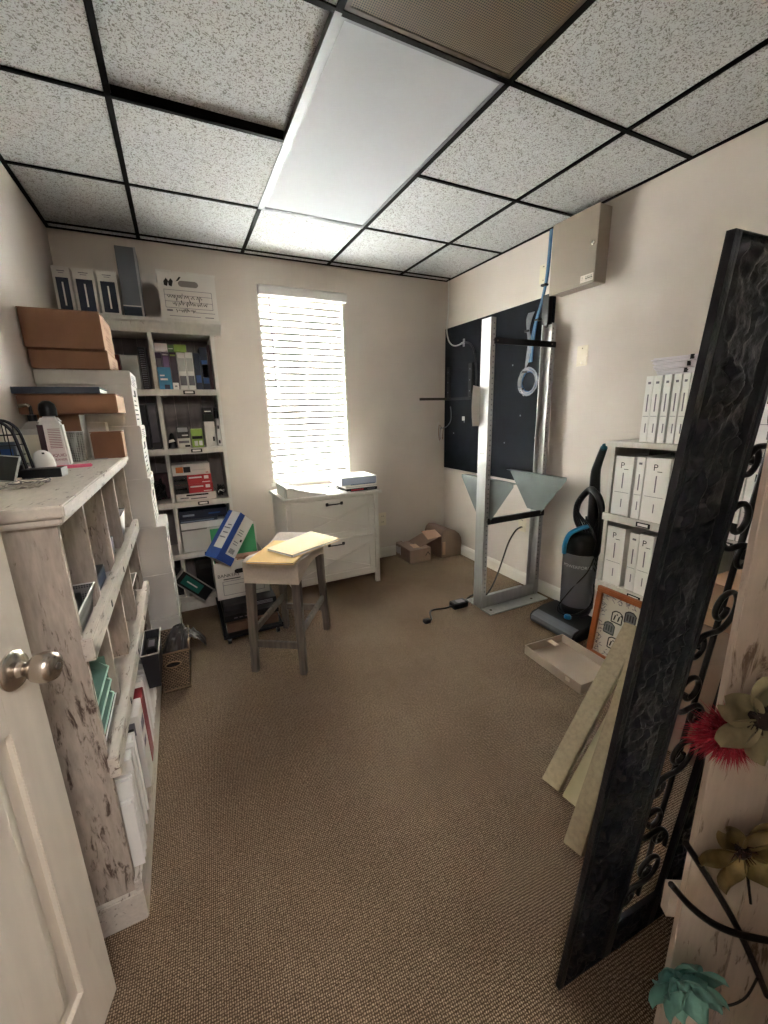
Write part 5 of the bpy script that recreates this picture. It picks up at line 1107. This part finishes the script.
# ------------------------------------------------------------------ upright vacuum cleaner
t = thing('upright_vacuum', 'black and grey upright vacuum cleaner with blue trim', 'vacuum cleaner', (2.08, 0.22, 0))
b = MB().prism([(0, 0.012), (0.0, 0.050), (0.02, 0.066), (0.10, 0.088), (0.22, 0.095), (0.26, 0.06), (0.26, 0.012)], (1.905, 0.066, 0), (1, 0, 0), (0, 0, 1), (0, 0.335, 0))
hd = b.build('floor_head', BLACKP, t, bev=0.006)
b = MB().prism([(-0.008, 0.016), (-0.012, 0.035), (-0.006, 0.055), (0.016, 0.068), (0.05, 0.078), (0.05, 0.074), (0.02, 0.062)], (1.905, 0.085, 0), (1, 0, 0), (0, 0, 1), (0, 0.295, 0)); b.build('brush_window', SMOKE, hd)
MB().lathe([(0, 0), (0.020, 0), (0.020, 0.012), (0.014, 0.020), (0, 0.022)], (2.0, 0.20, 0.088), n=18).build('height_dial', VBLUE, hd, smooth=40)
for y in (0.09, 0.37): MB().cyl((2.13, y-0.012, 0.03), (2.13, y+0.012, 0.03), 0.03, 16).build('wheel', DARKP, hd)
VX, VY = 2.105, 0.235
b = MB().lathe([(0.0, 0.085), (0.070, 0.085), (0.082, 0.10), (0.088, 0.135), (0.088, 0.15)], (VX, VY, 0), n=24); b.build('motor_housing', BLACKP, t, smooth=40)
b = MB().lathe([(0.0, 0.151), (0.090, 0.151), (0.093, 0.30), (0.096, 0.475), (0.092, 0.475), (0.086, 0.30), (0.084, 0.158), (0.0, 0.158)], (VX, VY, 0), n=28); b.build('dust_cup', SMOKE, t, smooth=40)
MB().lathe([(0.0, 0.16), (0.05, 0.16), (0.055, 0.30), (0.05, 0.47), (0.0, 0.47)], (VX, VY, 0), n=20).build('cyclone', mat('mid grey plastic', '#85868c', 0.5), t, smooth=40)
b = MB().lathe([(0.0, 0.477), (0.097, 0.477), (0.098, 0.51), (0.090, 0.555), (0.065, 0.585), (0.03, 0.595), (0, 0.595)], (VX, VY, 0), n=24); b.build('dome', BLACKP, t, smooth=50)
MB().tube(smoothpts([(VX-0.095, VY+0.035, 0.470), (VX-0.102, VY+0.030, 0.53), (VX-0.085, VY+0.015, 0.592), (VX-0.03, VY-0.01, 0.622), (VX+0.015, VY-0.02, 0.628)], 4), [0.013]*17, 10).build('carry_handle', VBLUE, t, smooth=60)
MB().box(VX+0.060, VX+0.110, VY-0.045, VY+0.045, 0.09, 0.68).build('spine', BLACKP, t, bev=0.012)
MB().tube(smoothpts([(VX+0.085, VY, 0.66), (VX+0.07, VY-0.002, 0.80), (VX+0.055, VY-0.006, 0.93), (VX+0.035, VY-0.03, 0.99), (VX-0.005, VY-0.085, 1.085)], 5), [0.034-0.0008*i for i in range(21)], 12).build('handle', BLACKP, t, smooth=60)
MB().tube([(VX-0.003, VY-0.082, 1.080), (VX-0.012, VY-0.094, 1.100)], [0.0185, 0.012], 12).build('grip_tip', mat('teal grip', '#1e6a80', 0.4), t)
MB().tube(smoothpts([(VX+0.06, VY+0.02, 0.55), (VX+0.05, VY+0.085, 0.64), (VX+0.055, VY+0.09, 0.74), (VX+0.06, VY+0.03, 0.83), (VX+0.0, VY-0.05, 0.84), (VX-0.02, VY-0.105, 0.80), (VX-0.02, VY-0.130, 0.70), (VX-0.02, VY-0.128, 0.58), (VX+0.0, VY-0.10, 0.49), (VX+0.03, VY-0.06, 0.44)], 5), 0.018, 10).build('hose', BLACKP, t, smooth=60)
for k in range(5):
    q = random.Random(80+k)
    MB().tube(smoothpts([(VX+0.02, VY-0.06-0.006*k, 0.80), (VX+0.005, VY-0.10+q.uniform(-0.02, 0.02), 0.70), (VX+0.01, VY-0.085+q.uniform(-0.02, 0.02), 0.60), (VX+0.0, VY-0.11, 0.50-0.03*k), (VX+0.01, VY-0.05+0.02*k, 0.62), (VX+0.015, VY+0.05+0.006*k, 0.70), (VX+0.02, VY+0.055, 0.78)], 4), 0.0042, 7).build('cord_loop', BLACKP, t, smooth=60)
MB().tube(smoothpts([(VX-0.02, VY-0.105, 0.47), (VX-0.05, VY-0.09, 0.38), (VX-0.09, VY-0.02, 0.25), (VX-0.12, VY+0.03, 0.12), (VX-0.08, VY-0.04, 0.10), (VX-0.02, VY-0.11, 0.18), (VX-0.02, VY-0.12, 0.32)], 5), 0.0042, 7).build('cord_loop', BLACKP, t, smooth=60)
vs, fs = glyphs('POWERFORCE', 0.026, (0, 0, 0), (1, 0, 0), (0, 1, 0))
b = MB().add([Vector((VX, VY, 0.405+y))+Vector((-math.cos(x/0.096+0.55), -math.sin(x/0.096+0.55), 0))*0.0965 for x, y, z in vs], fs); b.build('lettering', mat('silver print', '#b7bcc4', 0.4), t)

# ------------------------------------------------------------------ low bookcase on the right wall
RF = 1.995
t = thing('binder_bookcase', 'low white bookcase full of white binders on the right wall', 'bookcase', (2.14, -0.5, 0))
ry0, ry1 = -1.16, 0.035
MB().box(RF-0.012, XR-0.003, ry0-0.02, ry1+0.025, 1.105, 1.130).build('top', WHITEWOOD, t, bev=0.003)
MB().box(XR-0.022, XR-0.004, ry0, ry1+0.012, 1.130, 1.165).build('back_rail', WHITEWOOD, t, bev=0.006)
for y in (ry0, ry1-0.020): MB().box(RF+0.003, XR-0.016, y, y+0.020, 0, 1.105).build('side_panel', WHITEWOOD, t)
for y in (-0.43, -0.80): MB().box(RF+0.004, XR-0.016, y-0.009, y+0.009, 0.10, 1.105).build('divider', WHITEWOOD, t)
MB().box(XR-0.014, XR-0.004, ry0+0.02, ry1-0.02, 0.05, 1.105).build('back_panel', mat('dark interior board', '#6f6862', 0.7), t)
for z in (0.765, 0.395, 0.09):
    MB().box(RF+0.006, XR-0.014, ry0+0.02, ry1-0.02, z-0.02, z).build('shelf', WHITEWOOD, t)
    MB().box(RF-0.010, RF+0.004, ry0-0.004, ry1+0.004, z-0.034, z+0.004).build('shelf_rail', WHITEWOOD, t, bev=0.002)
    if z > 0.3:
        for y in (-0.175, -0.50): label_holder(t, (RF-0.010, y, z-0.016), 'x')
MB().box(RF-0.012, RF+0.003, ry0-0.004, ry1+0.006, 0, 0.07).build('plinth', WHITEWOOD, t, bev=0.002)
def rbinder(label, y1, y0, z0, h, x0=RF+0.008, depth=0.255, logo=True, group=None, seed=0):
    """white binder, spine towards -x"""
    w_ = y1-y0
    t = thing('ring_binder', label, 'binder', (x0+depth/2, (y0+y1)/2, z0), (0, 0, 0), group, world=False)
    hx, hy = depth/2, w_/2; c = 0.003
    b = MB(); b.box(-hx, hx, -hy, -hy+c, 0, h).box(-hx, hx, hy-c, hy, 0, h).box(-hx, -hx+c, -hy+c, hy-c, 0, h); b.build('cover', PAPER, t)
    MB().box(-hx+c, hx-0.02, -hy+c+0.001, hy-c-0.001, 0.006, h-0.012).build('pages', BOXW, t)
    X0 = -hx; q = random.Random(seed)
    if logo and w_ > 0.05: prints(t, 'logo', [('text', 'P', 0.042, (X0, 0.008, h-0.045), (0, -1, 0), (0, 0, 1)), ('bar', (X0, -0.012, h-0.062), (0, -1, 0), (0, 0, 1), 0.022, 0.003)], INK)
    elif logo: prints(t, 'logo', [('bar', (X0, 0, h-0.03), (0, -1, 0), (0, 0, 1), w_*0.4, 0.010)], INKG)
    prints(t, 'spine_title', [('bar', (X0, 0, h*0.60), (0, -1, 0), (0, 0, 1), 0.006, h*0.26), ('bar', (X0, -0.004, h*0.22), (0, -1, 0), (0, 0, 1), 0.005, h*0.14)], INKG)
    prints(t, 'spine_rule', [('bar', (X0, 0, h*0.40), (0, -1, 0), (0, 0, 1), w_*0.8, 0.002)], INKG)
    return t
Z2, Z3 = 0.7655, 0.3955
gs2, gs3, gst = 'binders on the upper shelf of the right bookcase', 'binders on the lower shelf of the right bookcase', 'binders on top of the right bookcase'
rbinder('thick white binder with black letter logo at the vacuum end of upper shelf', 0.008, -0.084, Z2, 0.295, group=gs2)
rbinder('thin white binder between two thick lettered binders on upper shelf', -0.098, -0.137, Z2, 0.298, group=gs2)
rbinder('thick white binder beside the black screen edge on upper shelf', -0.142, -0.250, Z2, 0.300, group=gs2)
for k in range(2): rbinder('white binder on upper shelf hidden behind the screen, %s' % ('nearer the vacuum', 'nearer the divider')[k], -0.256-0.08*k, -0.330-0.08*k, Z2, 0.298, group=gs2)
for k in range(4): rbinder('white binder seen through the screen scrolls on upper shelf, %s from divider' % ('first', 'second', 'third', 'fourth')[k], -0.445-0.086*k, -0.525-0.086*k, Z2, 0.30, group=gs2)
rbinder('thick white binder above the orange frame at the vacuum end of lower shelf', 0.010, -0.085, Z3, 0.308, group=gs3, x0=RF+0.007)
rbinder('narrow white binder set back on the lower shelf', -0.105, -0.150, Z3, 0.296, group=gs3, x0=RF+0.016)
rbinder('white binder third along on the lower shelf', -0.158, -0.222, Z3, 0.305, group=gs3)
for k in range(2): rbinder('white binder on lower shelf hidden behind the screen, %s' % ('nearer the vacuum', 'nearer the divider')[k], -0.230-0.09*k, -0.312-0.09*k, Z3, 0.30, group=gs3)
for k, (a, c) in enumerate(((-0.075, -0.108), (-0.110, -0.146), (-0.156, -0.186), (-0.196, -0.226), (-0.232, -0.260), (-0.264, -0.296))):
    rbinder('white binder standing on the right bookcase, %s from the vacuum end' % ('first', 'second', 'third', 'fourth', 'fifth', 'sixth')[k], a, c, 1.1305, 0.297, x0=2.035, depth=0.23, logo=True, group=gst)
for k in range(4): rbinder('white binder lying past the screen on the right bookcase, %s from the vacuum end' % ('first', 'second', 'third', 'fourth')[k], -0.45-0.07*k, -0.512-0.07*k, 1.1305, 0.22, x0=2.035, depth=0.23, group='binders past the screen on the bookcase')
# clipped papers on the binders
for k in range(3):
    z = 1.428+0.026*k; y0, y1 = -0.36+0.01*k, -0.085-0.012*(2-k)
    t = thing('clipped_papers', 'bundle of clipped papers on the binders, %s of three' % ('lowest', 'middle', 'topmost')[k], 'papers', (2.15, (y0+y1)/2, z), group='clipped paper bundles')
    for j in range(4):
        q = random.Random(900+10*k+j); Mx = rotm((2.15+q.uniform(-0.004, 0.004), (y0+y1)/2+q.uniform(-0.006, 0.006), z+0.0006+0.0058*j), 0.9*(j-1.5)*0.4, 0, q.uniform(-2, 2))
        MB().box(-0.107, 0.107, -(y1-y0)/2, (y1-y0)/2, 0, 0.0048, Mx).build('sheaf', mat('lilac white paper', '#d9d2d9', 0.7, var=0.03), t, bev=0.001)
    MB().box(2.038, 2.060, (y0+y1)/2-0.006-0.02*k, (y0+y1)/2+0.006-0.02*k, z+0.004, z+0.023).build('binder_clip', BLACKP, t)

# ------------------------------------------------------------------ framed print leaning on the right bookcase
lean = math.atan2(0.045, 0.375)
t = thing('picture_frame', 'orange pine framed print of little houses leaning on the bookcase', 'picture', (1.930, -0.001, 0.001), (0, lean, R(-90)), world=False)
t.rotation_euler = Euler((0, 0, 0)); 
# local: x along the width (towards the camera, -y world), y out of the picture (-x world), z up the picture
bx = Vector((0, -1, 0)); up = Vector((math.sin(lean), 0, math.cos(lean))); out = Vector((-math.cos(lean), 0, math.sin(lean)))
t.matrix_world = Matrix(((bx.x, -out.x, up.x, 1.930), (bx.y, -out.y, up.y, -0.001), (bx.z, -out.z, up.z, 0.001), (0, 0, 0, 1)))
FW, FH, fb = 0.46, 0.385, 0.030
for a in ((0, FW, 0, fb), (0, FW, FH-fb, FH), (0, fb, fb, FH-fb), (FW-fb, FW, fb, FH-fb)):
    b = MB().box(a[0], a[1], -0.022, 0, a[2], a[3]); b.build('moulding', ORANGEWOOD, t, bev=0.003)
    ins = 0.009
    MB().box(a[0]+(ins if a[0] == 0 else 0), a[1]-(ins if a[1] == FW else 0), -0.026, -0.022, a[2]+(ins if a[2] == 0 else 0), a[3]-(ins if a[3] == FH else 0)).build('bead', ORANGEWOOD, t, bev=0.002)
MB().box(fb-0.002, FW-fb+0.002, -0.008, -0.003, fb-0.002, FH-fb+0.002).build('print_sheet', mat('cream print paper', '#c9c2b4', 0.6, var=0.04), t)
q = random.Random(5)
for cx, cz, m_, s_ in ((0.125, 0.255, INK, 1.0), (0.190, 0.280, mat('plum ink', '#3b3338', 0.8), 1.0), (0.095, 0.185, mat('grey green ink', '#3a4440', 0.8), 1.0), (0.130, 0.115, INK, 1.0), (0.28, 0.26, INK, 1.0), (0.26, 0.12, INK, 1.0), (0.35, 0.19, INK, 1.0)):
    w_ = 0.027*s_; hgt = 0.030
    P = [(cx-w_, cz-hgt), (cx+w_, cz-hgt), (cx+w_, cz+hgt*0.6), (cx+w_*0.4, cz+hgt), (cx-w_*0.4, cz+hgt), (cx-w_, cz+hgt*0.6), (cx-w_, cz-hgt)]
    it = [('line', [(a, -0.0082, c) for a, c in P], 0.006, (1, 0, 0), (0, 0, 1))]
    if m_ is INK: it += [('line', [(cx-w_*0.55+0.4*w_*k, -0.0082, cz-hgt*0.65+0.03*(k % 2)), (cx-w_*0.35+0.4*w_*k, -0.0082, cz+hgt*(0.3+0.25*(k % 2)))], 0.007, (1, 0, 0), (0, 0, 1)) for k in range(4)]
    else:
        prints(t, 'house_fill', [('poly', [(a, -0.0080, c) for a, c in P[:-1]], (0, -1, 0))], mat('slate fill', '#6f6d70', 0.8))
        it += [('line', [(cx-w_*0.5+0.5*w_*k, -0.0088, cz-hgt*0.6), (cx-w_*0.5+0.5*w_*k, -0.0088, cz+hgt*0.5)], 0.007, (1, 0, 0), (0, 0, 1)) for k in range(3)]
    o = prints(t, 'printed_house', it, m_)
it = []
for k in range(150):
    side_ = k % 3
    if side_ == 0: a, c = q.uniform(0.035, 0.42), q.gauss(0.340, 0.010)
    elif side_ == 1: a, c = q.gauss(0.048, 0.010), q.uniform(0.04, 0.34)
    else: a, c = q.uniform(0.035, 0.42), q.gauss(0.048, 0.010)
    a = min(max(a, 0.034), 0.424); c = min(max(c, 0.034), 0.35); th = q.uniform(0, 6.28)
    d = Vector((math.cos(th), 0, math.sin(th)))*q.uniform(0.004, 0.011)
    it.append(('line', [Vector((a, -0.0082, c))-d, Vector((a, -0.0082, c))+d], 0.0035, (1, 0, 0), (0, 0, 1)))
o = prints(t, 'printed_foliage', it, INKG); o['kind'] = 'stuff'

# ------------------------------------------------------------------ shallow cardboard tray on the carpet
t = thing('cardboard_tray', 'shallow beige cardboard tray lying on the carpet', 'tray', (1.74, -0.045, 0), (0, 0, R(-3)), world=False)
CT1 = mat('beige tray board', '#b09f90', 0.75, var=0.05)
TX, TY, TH = 0.135, 0.185, 0.050
MB().box(-TX, TX, -TY, TY, 0, 0.004).build('bottom', CT1, t)
for a in ((-TX, -TX+0.004, -TY, TY), (TX-0.004, TX, -TY, TY), (-TX+0.004, TX-0.004, -TY, -TY+0.004), (-TX+0.004, TX-0.004, TY-0.004, TY)):
    MB().box(*a, 0.004, TH).build('side', CT1, t)
MB().box(0.02, 0.05, TY-0.06, TY-0.004, TH-0.016, TH-0.012).build('tab', mat('pale tab', '#d8c9b6', 0.7), t)
MB().box(-TX-0.0008, -TX, -0.12, -0.095, 0.02, 0.04).build('tab', mat('pale tab', '#d8c9b6', 0.7), t)

# ------------------------------------------------------------------ leaning boards
def board(label, p0, p1, width, th, m, notch=False):
    p0, p1 = Vector(p0), Vector(p1); d = (p1-p0); L = d.length; d.normalize()
    wv = Vector((0, -1, 0)); wv = (wv-d*wv.dot(d)).normalized(); n_ = wv.cross(d)
    if n_.z < 0: n_ = -n_
    t = thing('wood_board', label, 'board', tuple(p0), group='boards leaning behind the screen')
    b = MB()
    pts = []
    for s_ in (0, 1):
        for w__ in (0, 1):
            for h in (0, -1): pts.append(p0+d*L*s_+wv*width*w__+n_*th*h)
    b.add(pts, [(0, 1, 3, 2), (4, 6, 7, 5), (0, 2, 6, 4), (1, 5, 7, 3), (0, 4, 5, 1), (2, 3, 7, 6)])
    # trim the foot flat on the carpet
    b.v = [(p[0], p[1], max(p[2], 0.0)) for p in b.v]
    b.build('plank', m, t, bev=0.002)
    if notch:
        for s_ in (0.24, 0.40, 0.52, 0.60, 0.68):
            c = p0+d*L*s_+wv*width*0.75+n_*0.0006
            MB().add([c-d*0.006, c+d*0.004+wv*width*0.24, c+d*0.012+wv*width*0.24, c+d*0.002], [(0, 1, 2, 3)]).build('nail_mark', mat('nail mark', '#3b2f22', 0.8), t)
    return t
PINE2 = mat('pale pine', '#b5a684', 0.7, var=0.15, vscale=5, bump=0.2, bscale=40)
board('brown weathered pine board, farthest of the three leaning boards', (1.078, -0.478, 0.018), (1.56, -0.405, 0.470), 0.068, 0.02, PINE)
board('pale yellow pine board with nail marks, middle of the three leaning boards', (1.090, -0.556, 0.012), (1.53, -0.498, 0.400), 0.060, 0.03, PINE2, True)
board('longest pine board right beside the black carved screen', (0.965, -0.668, 0.015), (1.56, -0.498, 0.735), 0.058, 0.022, PINE)
# cartons behind the screen
t = thing('open_carton', 'tan open carton standing behind the carved screen', 'box', (1.76, -0.76, 0))
MB().box(1.615, 1.93, -1.02, -0.535, 0, 0.56).build('body', CARDG, t, bev=0.003)
slab(t, 'flap', [(1.615, -0.98, 0.562), (1.615, -0.54, 0.562), (1.53, -0.54, 0.66), (1.53, -0.98, 0.66)], 0.003, CARDL)
slab(t, 'flap', [(1.63, -0.54, 0.562), (1.92, -0.54, 0.562), (1.93, -0.48, 0.70), (1.64, -0.48, 0.70)], 0.003, CARDL)
carton('tan_carton', 'tan carton resting on the open carton behind the screen', 1.66, 1.92, -1.0, -0.60, 0.5635, 0.70, CARDL, CARDL)

# ------------------------------------------------------------------ black carved screen
SW, SH, sb = 0.46, 1.50, 0.152
th = math.atan2(0.117, 1.493)
t = thing('carved_screen', 'tall black carved frame with wrought iron scrolls standing at the right', 'screen', (0.694, -0.893, 0.001), (th, 0, R(-3)), world=False)
def carved_member(x0, x1, z0, z1, rimL=0.016):
    nu = max(4, int((x1-x0)/0.0045)); nv = max(4, int((z1-z0)/0.0045))
    b = MB()
    def f(u, v):
        x = x0+(x1-x0)*u; z = z0+(z1-z0)*v
        dd = min(x-x0, x1-x, z-z0+0.02, z1-z+0.02)
        if dd < rimL: y = 0.0
        elif dd < rimL+0.010: y = 0.007
        else:
            sx = x*58; szz = z*36
            w1 = noise.noise((sx+2*noise.noise((sx*0.5, szz*0.6, 4.0)), szz*0.9, 1.5)); w2 = noise.noise((sx*2.2+3*w1, szz*2.4, 7.7))
            y = 0.006-0.010*max(0, abs(w1)*1.6-0.12)-0.004*abs(w2)
        return Vector((x, y, z))
    b.grid(f, nu, nv)
    b.box(x0, x1, 0.0075, 0.0105, z0, z1)
    n_ = len(b.v)
    b.add([(x0, 0, z0), (x0, 0.0075, z0), (x0, 0.0075, z1), (x0, 0, z1)], [(0, 1, 2, 3)]); b.add([(x1, 0, z0), (x1, 0.0075, z0), (x1, 0.0075, z1), (x1, 0, z1)], [(0, 1, 2, 3)])
    b.add([(x0, 0, z1), (x1, 0, z1), (x1, 0.0075, z1), (x0, 0.0075, z1)], [(0, 1, 2, 3)]); b.add([(x0, 0, z0), (x1, 0, z0), (x1, 0.0075, z0), (x0, 0.0075, z0)], [(0, 1, 2, 3)])
    return b
for nm, a in (('stile', (0, sb, 0, SH)), ('stile', (SW-sb, SW, 0, SH)), ('top_rail', (sb, SW-sb, SH-sb, SH)), ('bottom_rail', (sb, SW-sb, 0, 0.115))):
    carved_member(*a).build(nm, CARVED, t, smooth=75)
for x0, x1 in ((sb-0.002, sb+0.006), (SW-sb-0.006, SW-sb+0.002)): MB().box(x0, x1, -0.003, 0.009, 0.115, SH-sb).build('inner_bead', BLACKM, t)
def spiral(c, r0, turns, a0, sgn, n=26):
    out = []
    for i in range(n+1):
        f_ = i/n; a = R(a0)+sgn*2*math.pi*turns*f_; r_ = r0*(1-0.80*f_)
        out.append(Vector((c[0]+r_*math.cos(a), 0.014, c[1]+r_*math.sin(a))))
    return out
ox0, ox1 = sb+0.006, SW-sb-0.006; mid = (ox0+ox1)/2
for k, zc in enumerate((0.20, 0.375, 0.55, 0.725, 0.90, 1.075, 1.25)):
    s_ = 1 if k % 2 == 0 else -1
    c = (mid+0.018*s_, zc+0.028)
    sp = spiral(c, 0.050, 1.3, 250 if s_ > 0 else 290, s_)
    lead = [Vector((mid-s_*0.064, 0.014, zc-0.095)), Vector((mid-s_*0.058, 0.014, zc-0.055)), Vector((mid-s_*0.030, 0.014, zc-0.022))]
    MB().tube(smoothpts(lead+sp, 3), 0.0052, 8).build('scroll', IRON, t, smooth=60)
    c2 = (mid-s_*0.036, zc-0.045)
    MB().tube(smoothpts(spiral(c2, 0.026, 1.2, 60 if s_ > 0 else 120, -s_), 2), 0.0045, 8).build('scroll', IRON, t, smooth=60)
MB().tube([(mid+0.030, 0.022, 0.115), (mid+0.030, 0.022, SH-sb)], 0.0055, 8).build('upright_bar', IRON, t, smooth=60)

# ------------------------------------------------------------------ whitewashed wall art with metal flowers
# panel frame: x along the panel, -y out towards the viewer, z up
AW, AH = 0.36, 1.30
t = thing('flower_wall_art', 'whitewashed plank wall art with metal stems and flowers at the right', 'wall art', (0.712, -1.075, 0.0), (0, 0, R(-30)), world=False)
for k in range(4):
    a = AW*k/4; c = AW*(k+1)/4
    MB().box(a+0.0006, c-0.0006, 0.0, 0.012, 0, AH).build('plank', WHITEWASH, t, bev=0.001)
MB().box(-0.012, AW-0.01, 0.0125, 0.028, 0.46, 0.52).build('back_batten', WHITEWASH, t)
def AP(x, z, o=0.0): return Vector((x-0.010, -o, z))
MB().tube(smoothpts([AP(-0.010, 0.646, 0.010), AP(0.040, 0.568, 0.012), AP(0.085, 0.492, 0.012), AP(0.125, 0.415, 0.010), AP(0.165, 0.330, 0.010)], 5), 0.0048, 8).build('stem', IRON, t, smooth=60)
MB().tube(smoothpts([AP(-0.030, 0.580, 0.022), AP(0.005, 0.538, 0.023), AP(0.045, 0.505, 0.024), AP(0.09, 0.486, 0.024), AP(0.15, 0.472, 0.022)], 5), 0.0050, 8).build('stem', IRON, t, smooth=60)
MB().tube(smoothpts([AP(0.052, 0.330, 0.016), AP(0.075, 0.312, 0.014), AP(0.105, 0.303, 0.012), AP(0.130, 0.325, 0.012), AP(0.140, 0.372, 0.012)], 5), 0.0018, 7).build('tendril', IRON, t, smooth=60)
MB().tube([AP(0.072, 0.63, 0.012), AP(0.092, 0.58, 0.008), AP(0.105, 0.53, 0.008)], 0.002, 7).build('stem', IRON, t)
def petals(parent, c, n_, L, wd, m, a0=0, cup=0.25, tw=0.0, squash=1.0):
    for k in range(n_):
        a = a0+2*math.pi*k/n_; dx, dz = math.cos(a), math.sin(a)
        def f(u, v, dx=dx, dz=dz):
            r_ = 0.010+L*v; w_ = wd*math.sin(math.pi*min(0.97, (0.12+0.80*v)))**0.8*(2*u-1)
            o = cup*L*v*v+0.010*abs(2*u-1)*(1-v)+0.004*math.sin(6*u+5*v)
            return c+Vector((dx*r_-dz*w_, -o, (dz*r_+dx*w_)*squash))
        MB().grid(f, 6, 8).build('petal', m, parent, smooth=70)
BEIGE = mat('aged cream metal', '#8a8163', 0.5, 0.2, 0.15, 40)
OLIVE = mat('antique gold metal', '#7c6a41', 0.45, 0.3, 0.25, 40)
TEALM = mat('verdigris metal', '#6fa39a', 0.5, 0.1, 0.15, 40)
fc = AP(0.036, 0.893, 0.030)
f1 = MB().lathe([(0, 0), (0.017, 0), (0.013, 0.012), (0, 0.016)], fc, (0, -1, 0), 12).build('flower_center', mat('dark plum metal', '#2b1d1c', 0.5, 0.2), t)
petals(f1, fc, 6, 0.056, 0.024, BEIGE, R(35), 0.20)
for k in range(30):
    q = random.Random(300+k); d = Vector((q.gauss(0, 1), -abs(q.gauss(0, 0.6))-0.2, q.gauss(0, 1))).normalized()
    MB().tube([fc, fc+d*0.024], [0.0014, 0.0005], 4).build('stamen', mat('dark plum metal', '#2b1d1c', 0.5, 0.2), f1)
rc = AP(0.026, 0.846, 0.006)
b = MB(); q = random.Random(11)
for k in range(2200):
    a = q.uniform(0, 2*math.pi); el = q.uniform(-0.05, 1.0); rr_ = q.uniform(0.044, 0.076)
    d = Vector((math.cos(a)*math.sqrt(max(0, 1-el*el)), -el*0.35, math.sin(a)*math.sqrt(max(0, 1-el*el))*0.75)); base = rc+d*q.uniform(0.010, 0.050)
    tip = rc+d*rr_+Vector((q.gauss(0, 0.006), q.gauss(0, 0.004), q.gauss(0, 0.006))); sd = d.cross(Vector((q.gauss(0, 1), q.gauss(0, 1), q.gauss(0, 1)))).normalized()*0.0013
    b.add([base-sd, base+sd, tip], [(0, 1, 2)])
b.lathe([(0, 0), (0.03, 0.0), (0.028, 0.010), (0.012, 0.018), (0, 0.018)], rc, (0, -1, 0), 14)
o = b.build('red_fringe', mat('crimson fringe', '#a01b33', 0.55, var=0.2, vscale=60), t); o['kind'] = 'stuff'
fc = AP(0.066, 0.645, 0.012)
f2 = MB().lathe([(0, 0), (0.012, 0), (0.010, 0.010), (0, 0.014)], fc, (0, -1, 0), 12).build('flower_center', mat('dark plum metal', '#2b1d1c', 0.5, 0.2), t)
petals(f2, fc, 6, 0.058, 0.019, OLIVE, R(10), 0.30)
for k in range(24):
    q = random.Random(400+k); d = Vector((q.gauss(0, 1), -abs(q.gauss(0, 0.6))-0.2, q.gauss(0, 1))).normalized()
    MB().tube([fc, fc+d*0.022], [0.0018, 0.0005], 4).build('stamen', mat('rust metal', '#4c2f1e', 0.5, 0.2), f2)
fc = AP(0.012, 0.380, 0.020)
f3 = MB().lathe([(0, 0), (0.012, 0), (0.010, 0.014), (0, 0.02)], fc, (0, -1, 0), 12).build('flower_center', TEALM, t)
petals(f3, fc, 6, 0.052, 0.023, TEALM, R(30), 0.45); petals(f3, fc+Vector((0, -0.008, 0)), 5, 0.038, 0.020, TEALM, R(10), 0.8)
